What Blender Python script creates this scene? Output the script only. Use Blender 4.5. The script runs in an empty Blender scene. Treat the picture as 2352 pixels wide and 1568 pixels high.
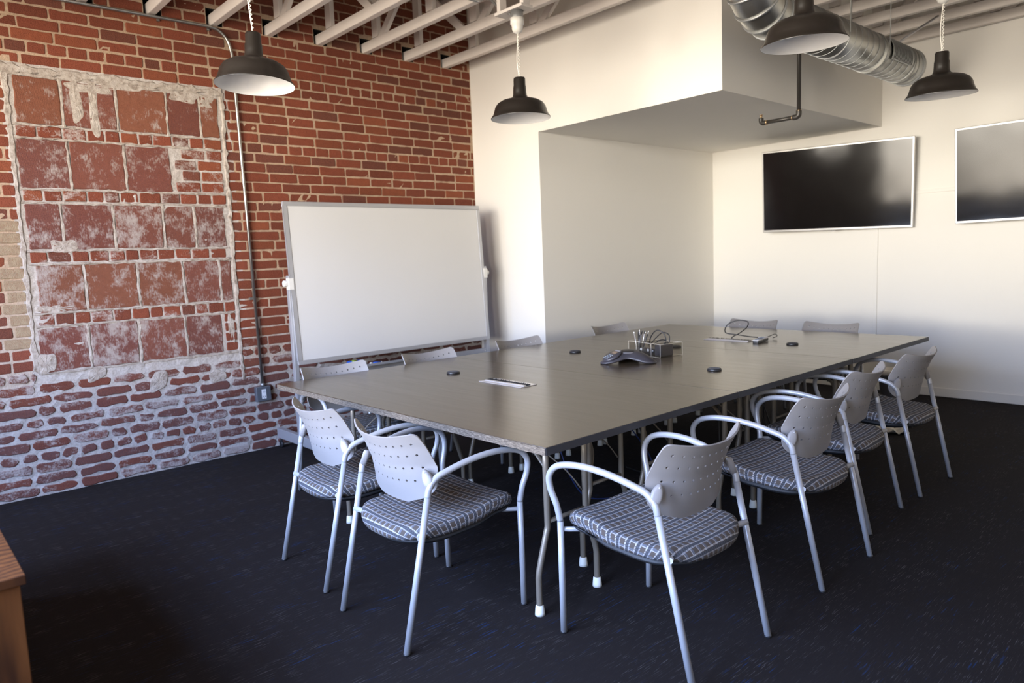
import bpy, bmesh, math, random
from mathutils import Vector, Matrix
from mathutils.geometry import delaunay_2d_cdt
random.seed(11)
PI = math.pi
sc = bpy.context.scene
COL = sc.collection

# ------------------------------------------------------------------ materials
MATS = {}
class NT:
    def __init__(s, mat):
        s.t = mat.node_tree; s.n = s.t.nodes; s.l = s.t.links
    def new(s, typ, **kw):
        nd = s.n.new(typ)
        for k, v in kw.items():
            if k.startswith('i_'):
                key = k[2:].replace('_', ' ')
                nd.inputs[key].default_value = v
            else:
                setattr(nd, k, v)
        return nd
    def link(s, a, b): s.l.new(a, b)
    def math(s, op, a, b=None, c=None, clamp=False):
        nd = s.n.new('ShaderNodeMath'); nd.operation = op; nd.use_clamp = clamp
        for i, v in enumerate((a, b, c)):
            if v is None: continue
            if isinstance(v, (int, float)): nd.inputs[i].default_value = v
            else: s.l.new(v, nd.inputs[i])
        return nd.outputs[0]
    def mix(s, fac, a, b, typ='MIX'):
        nd = s.n.new('ShaderNodeMix'); nd.data_type = 'RGBA'; nd.blend_type = typ
        for i, v in ((0, fac), (6, a), (7, b)):
            if isinstance(v, (int, float)): nd.inputs[i].default_value = v
            elif isinstance(v, tuple): nd.inputs[i].default_value = (*v[:3], 1)
            else: s.l.new(v, nd.inputs[i])
        return nd.outputs[2]
    def ramp(s, fac, stops):
        nd = s.n.new('ShaderNodeValToRGB'); s.l.new(fac, nd.inputs[0])
        el = nd.color_ramp.elements
        while len(el) < len(stops): el.new(0.5)
        for e, (p, c) in zip(el, stops):
            e.position = p; e.color = (*c[:3], 1) if isinstance(c, tuple) else (c, c, c, 1)
        return nd.outputs[0]
    def noise(s, vec, scale, detail=3, rough=0.55):
        nd = s.n.new('ShaderNodeTexNoise'); nd.inputs['Scale'].default_value = scale
        nd.inputs['Detail'].default_value = detail; nd.inputs['Roughness'].default_value = rough
        if vec is not None: s.l.new(vec, nd.inputs['Vector'])
        return nd.outputs[0]
    def scaled(s, vec, sc3):
        nd = s.n.new('ShaderNodeMapping'); nd.inputs['Scale'].default_value = sc3
        s.l.new(vec, nd.inputs['Vector']); return nd.outputs[0]
    def bump(s, h, strength, dist=0.01):
        nd = s.n.new('ShaderNodeBump'); nd.inputs['Strength'].default_value = strength
        nd.inputs['Distance'].default_value = dist; s.l.new(h, nd.inputs['Height'])
        s.l.new(nd.outputs[0], s.b.inputs['Normal'])

def base_mat(name):
    m = bpy.data.materials.new(name); m.use_nodes = True
    n = NT(m); n.b = m.node_tree.nodes['Principled BSDF']
    n.tc = n.new('ShaderNodeTexCoord'); n.obj = n.tc.outputs['Object']
    MATS[name] = m
    return m, n

def simple(name, col, rough=0.5, metal=0.0, var=0.06, scale=20, bump=0.0, bscale=80, spec=None, coat=0):
    m, n = base_mat(name)
    no = n.noise(n.obj, scale)
    c = n.mix(no, tuple(x*(1-var) for x in col), tuple(min(1, x*(1+var)) for x in col))
    n.link(c, n.b.inputs['Base Color'])
    n.b.inputs['Roughness'].default_value = rough; n.b.inputs['Metallic'].default_value = metal
    if spec is not None: n.b.inputs['Specular IOR Level'].default_value = spec
    if coat: n.b.inputs['Coat Weight'].default_value = coat
    if bump: n.bump(n.noise(n.obj, bscale), bump)
    return m

M_wall = simple('white_paint', (.80, .775, .725), .75, var=.015, scale=1.2, bump=.05, bscale=120)
M_ceilpaint = simple('painted_timber', (.66, .61, .57), .7, var=.08, scale=6, bump=.2, bscale=30)
M_deck = simple('painted_deck', (.60, .55, .50), .8, var=.1, scale=4, bump=.2, bscale=30)
M_dark = simple('dark_void', (.015, .012, .01), .95)
M_alu = simple('aluminium', (.50, .50, .52), .42, metal=.55, var=.04)
M_chairmetal = simple('silver_paint', (.43, .435, .455), .36, metal=.25, var=.05, scale=30)
M_plastic = simple('grey_plastic', (.27, .252, .243), .42, var=.02, bump=.04, bscale=500)
M_blackpl = simple('black_plastic', (.018, .018, .02), .4)
M_shell = simple('black_shell', (.012, .012, .013), .6)
M_legbeige = simple('beige_metal', (.23, .195, .15), .38, metal=.35, var=.05)
M_rubber = simple('white_rubber', (.72, .72, .66), .6)
M_band = simple('table_banding', (.03, .03, .035), .5, var=.15)
M_shade = simple('enamel_dark', (.014, .011, .009), .34, coat=.1)
M_shadein = simple('enamel_white', (.80, .80, .80), .35)
M_porcelain = simple('porcelain', (.72, .70, .66), .35)
M_galv = simple('galvanised', (.42, .42, .40), .33, metal=.95, var=.18, scale=14, bump=.05, bscale=25)
M_galvd = simple('galvanised_dull', (.42, .43, .43), .45, metal=.8, var=.1)
M_bezel = simple('tv_bezel', (.52, .50, .48), .3, metal=.5)
M_board = simple('whiteboard_face', (.63, .62, .61), .28, var=.012, scale=3)
M_pipe = simple('black_pipe', (.05, .045, .04), .4, metal=.4)
M_brass = simple('brass', (.55, .38, .22), .35, metal=.9)
M_wire = simple('white_cord', (.75, .72, .66), .5)
M_blue = simple('blue_plastic', (.03, .10, .45), .35)
M_green = simple('green_label', (.35, .50, .05), .5)
M_navy = simple('navy_cable', (.01, .03, .14), .5)
M_paper = simple('paper', (.72, .68, .62), .8, var=.05)
M_remote = simple('remote_silver', (.62, .61, .62), .35, metal=.2)
M_phone = simple('phone_charcoal', (.045, .042, .05), .38, var=.05)
M_phonelt = simple('phone_silver', (.42, .41, .43), .3, metal=.5)
M_lcd = simple('lcd', (.22, .15, .10), .2)
M_key = simple('key_grey', (.22, .26, .30), .5)
M_box = simple('outlet_metal', (.20, .22, .25), .35, metal=.6)
M_outlet = simple('outlet_white', (.75, .76, .78), .4)
M_steel = simple('steel_flap', (.66, .63, .60), .3, metal=.6)
M_brush = simple('brush_black', (.03, .028, .026), .9, bump=.8, bscale=600)
M_frame = simple('window_frame', (.05, .05, .055), .4)

def m_screen():
    m, n = base_mat('tv_screen')
    n.b.inputs['Base Color'].default_value = (.006, .005, .005, 1)
    n.b.inputs['Roughness'].default_value = .10
    n.b.inputs['Specular IOR Level'].default_value = .25
    n.bump(n.noise(n.obj, 2.2, 1), .06, .05)
    return m
M_screen = m_screen()

def m_clear(name, tint, gl):
    m = bpy.data.materials.new(name); m.use_nodes = True
    t = m.node_tree; t.nodes.clear()
    out = t.nodes.new('ShaderNodeOutputMaterial'); mx = t.nodes.new('ShaderNodeMixShader')
    tr = t.nodes.new('ShaderNodeBsdfTransparent'); tr.inputs[0].default_value = (*tint, 1)
    g = t.nodes.new('ShaderNodeBsdfGlossy'); g.inputs['Roughness'].default_value = .02
    fr = t.nodes.new('ShaderNodeLayerWeight'); fr.inputs[0].default_value = .5
    pw = t.nodes.new('ShaderNodeMath'); pw.operation = 'POWER'; pw.inputs[1].default_value = 3.5
    t.links.new(fr.outputs['Facing'], pw.inputs[0])
    mu = t.nodes.new('ShaderNodeMath'); mu.operation = 'MULTIPLY_ADD'; mu.inputs[1].default_value = .55*gl; mu.inputs[2].default_value = .04*gl
    t.links.new(pw.outputs[0], mu.inputs[0]); t.links.new(mu.outputs[0], mx.inputs[0])
    t.links.new(tr.outputs[0], mx.inputs[1]); t.links.new(g.outputs[0], mx.inputs[2])
    t.links.new(mx.outputs[0], out.inputs[0]); MATS[name] = m
    return m
M_glass = m_clear('window_glass', (.97, .98, .98), 1.0)
M_acryl = m_clear('clear_acrylic', (.93, .92, .90), 1.2)
M_acedge = simple('acrylic_edge', (.72, .66, .56), .2)

def m_carpet():
    m, n = base_mat('carpet')
    v1 = n.scaled(n.obj, (300, 13, 1)); v2 = n.scaled(n.obj, (120, 8, 1)); v3 = n.scaled(n.obj, (9, 1.6, 1))
    a = n.noise(v1, 1, 2, .5); b = n.noise(v2, 1, 2, .5); cl = n.noise(v3, 1, 2, .5)
    d = n.ramp(a, [(.60, 0.0), (.70, 1.0)])
    cm = n.ramp(cl, [(.42, .15), (.62, 1.0)])
    f = n.math('MULTIPLY', d, cm)
    base = n.mix(n.noise(n.obj, 900, 2), (.0085, .0062, .0060), (.0185, .0145, .0138))
    c1 = n.mix(f, base, (.078, .072, .070))
    e = n.math('MULTIPLY', n.ramp(b, [(.62, 0.0), (.70, 1.0)]), n.ramp(n.noise(n.scaled(n.obj, (6, 2, 1)), 1, 2), [(.48, 0.0), (.6, 1.0)]))
    c2 = n.mix(e, c1, (.012, .028, .075))
    n.link(c2, n.b.inputs['Base Color'])
    n.b.inputs['Roughness'].default_value = .95; n.b.inputs['Specular IOR Level'].default_value = .15
    n.bump(n.noise(n.obj, 500, 2), .5, .004)
    return m
M_carpet = m_carpet()

def m_table():
    m, n = base_mat('table_laminate')
    g = n.noise(n.scaled(n.obj, (2.2, 34, 1)), 1, 4, .6)
    g2 = n.noise(n.scaled(n.obj, (1.0, 5, 1)), 1, 3, .5)
    c = n.mix(g, (.060, .042, .024), (.078, .056, .034))
    c = n.mix(n.math('MULTIPLY', g2, .5), c, (.070, .049, .029))
    n.link(c, n.b.inputs['Base Color'])
    n.link(n.ramp(g, [(.3, .20), (.8, .25)]), n.b.inputs['Roughness'])
    n.b.inputs['Specular IOR Level'].default_value = .85
    n.bump(g, .012, .001)
    return m
M_table = m_table()

def m_chip():
    m, n = base_mat('chipboard_edge')
    c = n.ramp(n.noise(n.scaled(n.obj, (55, 1, 330)), 1, 4, .7), [(.32, (.05, .038, .028)), (.5, (.12, .095, .07)), (.72, (.27, .22, .17))])
    n.link(c, n.b.inputs['Base Color']); n.b.inputs['Roughness'].default_value = .85
    n.bump(n.noise(n.obj, 220), .5, .004)
    return m
M_chip = m_chip()

def m_fabric():
    m, n = base_mat('plaid_fabric')
    ca = n.new('ShaderNodeAttribute', attribute_name='cloth')
    sx = n.new('ShaderNodeSeparateXYZ'); n.link(ca.outputs['Vector'], sx.inputs[0])
    x, y = sx.outputs[0], sx.outputs[1]
    P, Q = .0460, .0330
    v = n.math('FRACT', n.math('DIVIDE', n.math('ADD', y, 1.0), P))
    u = n.math('FRACT', n.math('DIVIDE', n.math('ADD', x, 1.0), Q))
    u2 = n.math('FRACT', n.math('DIVIDE', n.math('ADD', x, 1.0), Q/3))
    dark, brown, white, blue = (.040, .041, .047), (.078, .056, .040), (.42, .40, .385), (.11, .115, .135)
    bandA = n.math('LESS_THAN', v, .27)                       # solid dark stripe
    bandW = n.math('LESS_THAN', n.math('ABSOLUTE', n.math('SUBTRACT', v, .36)), .055)   # white dashes
    bandW2 = n.math('GREATER_THAN', v, .88)
    sq = n.math('LESS_THAN', u, .64)
    col_b = n.mix(sq, n.mix(n.math('LESS_THAN', u, .72), blue, white), brown)
    dash = n.math('GREATER_THAN', u2, .22)
    c = n.mix(n.math('MULTIPLY', bandW, dash), col_b, white)
    c = n.mix(n.math('MULTIPLY', bandW2, dash), c, (.30, .30, .32))
    c = n.mix(bandA, c, n.mix(n.math('LESS_THAN', u2, .5), dark, (.066, .070, .085)))
    c = n.mix(n.math('MULTIPLY', n.noise(n.obj, 700, 2), .35), c, (.13, .13, .135))
    n.link(c, n.b.inputs['Base Color']); n.b.inputs['Roughness'].default_value = .9
    n.b.inputs['Specular IOR Level'].default_value = .2
    n.bump(n.noise(n.obj, 900, 2), .35, .002)
    return m
M_fabric = m_fabric()

def m_wood():
    m, n = base_mat('oak_veneer')
    g = n.noise(n.scaled(n.obj, (14, 14, 1.6)), 1.6, 5, .65)
    w = n.new('ShaderNodeTexWave', i_Scale=2.0, i_Distortion=7.0, i_Detail=3.0); n.link(n.scaled(n.obj, (5, 5, .8)), w.inputs['Vector'])
    f = n.math('ADD', n.math('MULTIPLY', g, .6), n.math('MULTIPLY', w.outputs[1], .4))
    c = n.ramp(f, [(.25, (.030, .009, .002)), (.6, (.085, .028, .006)), (.9, (.13, .046, .011))])
    n.link(c, n.b.inputs['Base Color']); n.b.inputs['Roughness'].default_value = .6; n.b.inputs['Specular IOR Level'].default_value = .2
    return m
M_wood = m_wood()

def brick_nodes(name, tile=False):
    m, n = base_mat(name)
    at = n.new('ShaderNodeAttribute', attribute_name='tint')
    sm = n.new('ShaderNodeAttribute', attribute_name='smear')
    geo = n.new('ShaderNodeNewGeometry').outputs['Position']
    f1 = n.noise(geo, 30, 4, .6); f2 = n.noise(geo, 160, 3, .6)
    c = n.mix(n.ramp(f1, [(.3, 0.0), (.75, 1.0)]), at.outputs['Color'], (.11, .034, .021), 'MIX')
    c = n.mix(.55, c, at.outputs['Color'])
    c = n.mix(n.ramp(f2, [(.35, 0.0), (.8, .45)]), c, (.30, .095, .050))
    # lime and mortar smeared over the face
    big = n.noise(n.scaled(geo, (1, 1, .9) if tile else (1, .7, 1.3)), 8.5, 7, .72)
    fine = n.noise(n.scaled(geo, (1, 110, 40)) if tile else geo, 1 if tile else 90, 4, .65)
    s = n.math('ADD', n.math('MULTIPLY', big, .72), n.math('MULTIPLY', fine, .28))
    thr = n.math('SUBTRACT', .78, n.math('MULTIPLY', sm.outputs['Fac'], .50))
    msk = n.math('MULTIPLY', n.math('SUBTRACT', s, thr), 9.0, clamp=True)
    lime = n.mix(n.noise(geo, 45, 3), (.34, .28, .25), (.58, .53, .50))
    c = n.mix(n.math('MULTIPLY', msk, .78), c, lime)
    n.link(c, n.b.inputs['Base Color']); n.b.inputs['Roughness'].default_value = .88
    n.b.inputs['Specular IOR Level'].default_value = .25
    h = n.math('ADD', n.math('MULTIPLY', fine, .4), f2)
    if tile:
        w = n.new('ShaderNodeTexWave', i_Scale=62.0, i_Distortion=1.5); w.bands_direction = 'Y'; n.link(geo, w.inputs['Vector'])
        h = n.math('ADD', h, n.math('MULTIPLY', w.outputs[1], .35))
    n.bump(h, .75, .008)
    return m
M_brick = brick_nodes('old_brick'); M_tile = brick_nodes('terracotta_block', True)

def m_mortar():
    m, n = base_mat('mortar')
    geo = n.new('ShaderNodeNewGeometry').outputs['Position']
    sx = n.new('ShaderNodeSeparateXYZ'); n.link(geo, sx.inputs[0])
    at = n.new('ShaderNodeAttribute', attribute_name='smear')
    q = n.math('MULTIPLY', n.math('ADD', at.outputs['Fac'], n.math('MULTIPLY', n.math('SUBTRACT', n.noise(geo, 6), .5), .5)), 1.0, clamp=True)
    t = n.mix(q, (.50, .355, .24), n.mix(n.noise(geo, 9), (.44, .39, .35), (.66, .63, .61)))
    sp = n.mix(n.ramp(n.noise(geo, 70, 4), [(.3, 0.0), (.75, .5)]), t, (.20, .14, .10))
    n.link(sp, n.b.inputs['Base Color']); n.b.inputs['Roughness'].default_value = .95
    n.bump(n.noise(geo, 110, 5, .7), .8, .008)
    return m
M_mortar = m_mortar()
def m_lime():
    m, n = base_mat('lime_plaster')
    geo = n.new('ShaderNodeNewGeometry').outputs['Position']
    c = n.ramp(n.noise(geo, 22, 5, .7), [(.28, (.20, .15, .12)), (.48, (.42, .36, .31)), (.75, (.58, .53, .49))])
    n.link(c, n.b.inputs['Base Color']); n.b.inputs['Roughness'].default_value = .95
    n.bump(n.noise(geo, 60, 5, .7), .9, .012)
    return m
M_lime = m_lime()

# ------------------------------------------------------------------ mesh helpers
def catmull(pts, n=6):
    P = [Vector(p) for p in pts]; out = []
    for i in range(len(P)-1):
        p0 = P[max(i-1, 0)]; p1 = P[i]; p2 = P[i+1]; p3 = P[min(i+2, len(P)-1)]
        for k in range(n):
            t = k/n
            out.append(.5*((2*p1)+(-p0+p2)*t+(2*p0-5*p1+4*p2-p3)*t*t+(-p0+3*p1-3*p2+p3)*t**3))
    out.append(P[-1]); return out

class MB:
    def __init__(s): s.v = []; s.f = []; s.m = []; s.sm = []
    def add(s, vs, fs, mi=0, smooth=False):
        o = len(s.v); s.v += [tuple(v) for v in vs]
        for f in fs: s.f.append([i+o for i in f]); s.m.append(mi); s.sm.append(smooth)
        return s
    def box(s, lo, hi, mi=0, M=None):
        x0, y0, z0 = lo; x1, y1, z1 = hi
        vs = [Vector(p) for p in ((x0,y0,z0),(x1,y0,z0),(x1,y1,z0),(x0,y1,z0),(x0,y0,z1),(x1,y0,z1),(x1,y1,z1),(x0,y1,z1))]
        if M: vs = [M @ v for v in vs]
        return s.add(vs, [(0,3,2,1),(4,5,6,7),(0,1,5,4),(1,2,6,5),(2,3,7,6),(3,0,4,7)], mi)
    def tube(s, pts, r, seg=12, mi=0, cap=True, sx=1.0):
        P = [Vector(p) for p in pts]; n = len(P)
        rr = r if isinstance(r, (list, tuple)) else [r]*n
        T = []
        for i in range(n):
            t = (P[min(i+1, n-1)]-P[max(i-1, 0)])
            T.append(t.normalized() if t.length > 1e-9 else Vector((0, 0, 1)))
        up = Vector((0, 0, 1)) if abs(T[0].z) < .9 else Vector((1, 0, 0))
        N = (up - T[0]*up.dot(T[0])).normalized(); vs = []
        for i in range(n):
            N = (N - T[i]*N.dot(T[i])).normalized(); B = T[i].cross(N)
            for k in range(seg):
                a = 2*PI*k/seg
                vs.append(P[i] + (N*math.cos(a)*sx + B*math.sin(a))*rr[i])
        fs = [(i*seg+k, i*seg+(k+1) % seg, (i+1)*seg+(k+1) % seg, (i+1)*seg+k) for i in range(n-1) for k in range(seg)]
        s.add(vs, fs, mi, True)
        if cap:
            s.add(vs[:seg], [tuple(reversed(range(seg)))], mi); s.add(vs[-seg:], [tuple(range(seg))], mi)
        return s
    def cyl(s, a, b, r, seg=16, mi=0): return s.tube([a, b], r, seg, mi)
    def lathe(s, prof, c=(0, 0, 0), seg=40, mi=0, M=None, smooth=True):
        vs = []; c = Vector(c)
        for r, z in prof:
            for k in range(seg):
                a = 2*PI*k/seg; v = Vector((r*math.cos(a), r*math.sin(a), z))
                vs.append((M @ v if M else v)+c)
        n = len(prof)
        fs = [(i*seg+k, i*seg+(k+1) % seg, (i+1)*seg+(k+1) % seg, (i+1)*seg+k) for i in range(n-1) for k in range(seg)]
        return s.add(vs, fs, mi, smooth)
    def disc(s, c, r, seg=24, mi=0, flip=False):
        vs = [(c[0]+r*math.cos(2*PI*k/seg), c[1]+r*math.sin(2*PI*k/seg), c[2]) for k in range(seg)]
        return s.add(vs, [tuple(reversed(range(seg))) if flip else tuple(range(seg))], mi)
    def rings(s, rings, mi=0, capa=True, capb=True, smooth=True):
        seg = len(rings[0]); vs = [v for r in rings for v in r]
        fs = [(i*seg+k, i*seg+(k+1) % seg, (i+1)*seg+(k+1) % seg, (i+1)*seg+k) for i in range(len(rings)-1) for k in range(seg)]
        if capa: fs.append(tuple(reversed(range(seg))))
        if capb: fs.append(tuple(range((len(rings)-1)*seg, len(rings)*seg)))
        return s.add(vs, fs, mi, smooth)
    def build(s, name, mats, parent=None, bevel=0, fixn=True, auto=None):
        me = bpy.data.meshes.new(name); me.from_pydata(s.v, [], s.f)
        if not isinstance(mats, (list, tuple)): mats = [mats]
        for m in mats: me.materials.append(m)
        for p, mi, sm in zip(me.polygons, s.m, s.sm): p.material_index = mi; p.use_smooth = sm
        if fixn:
            bm = bmesh.new(); bm.from_mesh(me)
            bmesh.ops.remove_doubles(bm, verts=bm.verts, dist=1e-6)
            bmesh.ops.recalc_face_normals(bm, faces=bm.faces); bm.to_mesh(me); bm.free()
        me.update()
        ob = bpy.data.objects.new(name, me); COL.objects.link(ob)
        if parent: ob.parent = parent
        if bevel:
            b = ob.modifiers.new('bevel', 'BEVEL'); b.width = bevel; b.segments = 2; b.limit_method = 'ANGLE'
            b.angle_limit = math.radians(40)
        return ob

def tag(o, label=None, cat=None, group=None, kind=None):
    if label: o['label'] = label
    if cat: o['category'] = cat
    if group: o['group'] = group
    if kind: o['kind'] = kind
    return o
def empty(name, loc, rz=0, label=None, cat=None, group=None):
    o = bpy.data.objects.new(name, None); COL.objects.link(o); o.location = loc; o.rotation_euler = (0, 0, rz)
    o.empty_display_size = .1
    return tag(o, label, cat, group)
def recenter(o):
    me = o.data; xs = [v.co for v in me.vertices]
    c = Vector(((min(v.x for v in xs)+max(v.x for v in xs))/2, (min(v.y for v in xs)+max(v.y for v in xs))/2, min(v.z for v in xs)))
    me.transform(Matrix.Translation(-c)); o.location = o.location+c
    return o
def kids(o): return [c for c in bpy.data.objects if c.parent == o]
def copy_tree(o, parent=None):
    c = o.copy(); COL.objects.link(c); c.parent = parent
    for ch in kids(o): copy_tree(ch, c)
    return c
def struct(name, mb, mats, parent=None, **kw):
    o = mb.build(name, mats, parent, **kw)
    if parent is None: o['kind'] = 'structure'
    return o
def Rz(a): return Matrix.Rotation(a, 4, 'Z')

# ------------------------------------------------------------------ dimensions
YA, YC, X1, X2, ZS = 2.79, 5.649, .942, 2.8275, 2.6154
XR, YW, ZD = 8.0, -3.2, 3.95
TH = .77
TRUSS = [(-1.048+.4415*k) for k in range(0, 16)]

# ------------------------------------------------------------------ room shell
struct('floor', MB().box((-.3, YW-.3, -.1), (XR+.2, YC+.2, 0)), M_carpet)
struct('ceiling', MB().box((-.3, YW-.3, ZD), (XR+.2, YC+.2, ZD+.1)), M_deck)
# white corner wall that runs on as the front of the lowered ceiling box
struct('wall_corner', MB().box((-.4, YA, 0), (X1, YA+.12, ZD)).box((X1, YA, ZS), (X2, YA+.12, ZD)), M_wall)
struct('wall_alcove', MB().box((X1-.12, YA+.12, 0), (X1, YC, ZS)), M_wall)
struct('ceiling_soffit', MB().box((X1-.12, YA+.12, ZS), (X2, YC, ZS+.12)).box((X2-.12, YA+.12, ZS+.12), (X2, YC, ZD)), M_wall)
struct('wall_far', MB().box((X1-.12, YC, 0), (XR, YC+.15, ZD)), M_wall)
struct('wall_right', MB().box((XR, YW-.2, 0), (XR+.15, YC+.15, ZD)), M_wall)
struct('baseboard_far', MB().box((X1, YC-.014, 0), (XR, YC, .085)), M_wall, bevel=.004)
struct('baseboard_alcove', MB().box((X1, YA+.02, 0), (X1+.014, YC-.014, .085)), M_wall, bevel=.004)
struct('baseboard_corner', MB().box((.0, YA-.014, 0), (X1, YA, .085)), M_wall, bevel=.004)
# window wall behind the camera
WINS = [(.55, 1.20, 1.95, 3.25), (1.80, 4.75, .80, 3.05), (5.50, 6.20, .80, 3.05)]  # first entry: high unseen transom, added to throw blue fill on the low bricks
mb = MB(); xs = 0
for a, b, z0, z1 in WINS:
    mb.box((xs, YW-.2, 0), (a, YW, ZD)); mb.box((a, YW-.2, 0), (b, YW, z0)); mb.box((a, YW-.2, z1), (b, YW, ZD)); xs = b
mb.box((xs, YW-.2, 0), (XR, YW, ZD))
struct('wall_window', mb, M_wall)
for i, (a, b, z0, z1) in enumerate(WINS):
    mb = MB(); y0, y1 = YW-.14, YW-.08; t = .05
    mb.box((a, y0, z0), (a+t, y1, z1)); mb.box((b-t, y0, z0), (b, y1, z1))
    mb.box((a+t, y0, z0), (b-t, y1, z0+t)); mb.box((a+t, y0, z1-t), (b-t, y1, z1))
    zt = z1-t
    if z0 < 1: mb.box((a+t, y0, 2.42), (b-t, y1, 2.47)); zt = 2.42
    n = max(1, round((b-a)/1.5))
    for k in range(1, n): mb.box((a+(b-a)*k/n-.03, y0, z0+t), (a+(b-a)*k/n+.03, y1, zt))
    fr = struct('window_%d' % (i+1), mb, M_frame)  # the first one frames the added fill transom
    g = MB().box((a+t, y0+.025, z0+t), (b-t, y0+.031, z1-t)).build('glass_pane', M_glass, fr)

# ------------------------------------------------------------------ brick wall (x = 0)
PY0, PY1, PZ0, PZ1 = -1.10, .285, .82, 2.86       # patch of terracotta blocks
pockets = [(y-.045, y+.075, 3.336, 3.46) for y in TRUSS if y < YA]
YB0, YB1, ZB1 = YW, YA, ZD
bricks = []   # (y0,y1,z0,z1,tint,smear,matidx,front)
def rnd(a, b): return random.uniform(a, b)
def tint(z, y):
    r = random.random()
    if r < .55: c = (.235, .060, .033)
    elif r < .78: c = (.185, .049, .029)
    elif r < .90: c = (.14, .052, .038)
    else: c = (.28, .080, .038)
    k = rnd(.62, .92); c = [x*k for x in c]
    if z < 1.0:
        w = min(1, (1.0-z)/.5)*rnd(.3, 1)
        w = min(1, w*1.3); c = [c[0]*(1-w)+.115*w, c[1]*(1-w)+.060*w, c[2]*(1-w)+.058*w]
    return c
def hits(y0, y1, z0, z1, R): return y0 < R[1]-.004 and y1 > R[0]+.004 and z0 < R[3]-.004 and z1 > R[2]+.004
CH = .0775; row = 0; z = 0.0
while z < ZB1-.02:
    low = z < .80
    h = CH*(rnd(.94, 1.06) if low else 1)
    z1 = min(z+h, ZB1); header = (row % 7 == 3); L = .118 if header else .242
    jt = .024 if low else .0115
    y = YB0 - rnd(0, L) + (L/2 if row % 2 else 0)
    while y < YB1:
        LL = L*rnd(.93, 1.07)
        if low and random.random() < .18: LL = .12*rnd(.8, 1.2)
        ya, yb = max(y, YB0), min(y+LL, YB1)
        segs = [(ya, yb)]
        if hits(ya, yb, z, z1, (PY0, PY1, PZ0-.02, PZ1)):
            segs = []
            if ya < PY0-.03: segs.append((ya, PY0))
            if yb > PY1+.03: segs.append((PY1, yb))
        for (a, b) in segs:
            if b-a < .035: continue
            bad = [p for p in pockets if hits(a, b, z, z1, p)]
            if bad:
                p = bad[0]; parts = []
                if p[0]-a > .04: parts.append((a, p[0]))
                if b-p[1] > .04: parts.append((p[1], b))
            else: parts = [(a, b)]
            for (a2, b2) in parts:
                yc = (a2+b2)/2; sm = rnd(0, .16)
                if z < 1.7: sm += .30*min(1, (1.7-z)/1.0)*rnd(.3, 1.1)
                if z < .9: sm += .14
                if PY0-.4 < yc < PY1+.05 and z < PZ0: sm += .12
                if yc > .35 and z > .9: sm *= .45
                tn = tint(z, yc)
                if -1.26 < yc < -1.10 and .95 < z < 1.80: tn = (.36, .30, .20); sm = .25
                j = jt/2
                bricks.append((a2+j*rnd(.6, 1.3), b2-j*rnd(.6, 1.3), z+j*rnd(.7, 1.2), z1-j*rnd(.7, 1.2), tn, sm, 0, rnd(.001, .006) if low else rnd(-.002, .003)))
        y += LL
    z = z1; row += 1
# terracotta block patch: rows of big blocks with one course of small bricks between
rows = [(2.49, 2.80, [-1.06, -.785, -.45, -.115, .12, .265]), (2.07, 2.40, [-1.08, -.775, -.43, -.115]),
        (1.66, 1.975, [-1.07, -.86, -.54, -.21, .016, .25]), (1.24, 1.565, [-1.05, -.76, -.42, -.10, .17, .265]),
        (.835, 1.145, [-1.08, -.77, -.45, -.12, .16])]
for ri, (za, zb, ys) in enumerate(rows):
    for a, b in zip(ys[:-1], ys[1:]):
        k = rnd(.85, 1.12)
        c = random.choice([(.175, .066, .050), (.15, .055, .046), (.20, .080, .048), (.15, .060, .052)])
        bricks.append((a+.008, b-.010, za+.006, zb-.006, [x*k for x in c], rnd(.44, .58)+(.07 if ri > 1 else 0)+(.05 if ri == 4 else 0), 1, rnd(.001, .006)))
for (za, zb) in [(2.40, 2.485), (1.985, 2.065), (1.575, 1.655), (1.15, 1.235)]:
    y = -1.07
    while y < .25:
        L = rnd(.09, .15); b = min(y+L, .27)
        if b-y > .05: bricks.append((y+.006, b-.006, za+.006, zb-.004, tint(2, 0), rnd(.38, .6), 0, rnd(0, .005)))
        y += L
for k in range(4):
    y = -.10 + (.05 if k % 2 else 0)
    while y < .24:
        L = rnd(.14, .2); b = min(y+L, .265)
        if b-y > .05: bricks.append((y+.008, b-.008, 2.075+k*.081+.006, 2.075+(k+1)*.081-.006, tint(2, 0), rnd(.38, .62), 0, rnd(0, .006)))
        y += L
y = .17
for k in range(4):
    bricks.append((.175, .262, .84+k*.078+.006, .84+(k+1)*.078-.006, tint(2, 0), rnd(.4, .6), 0, rnd(0, .006)))

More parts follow.
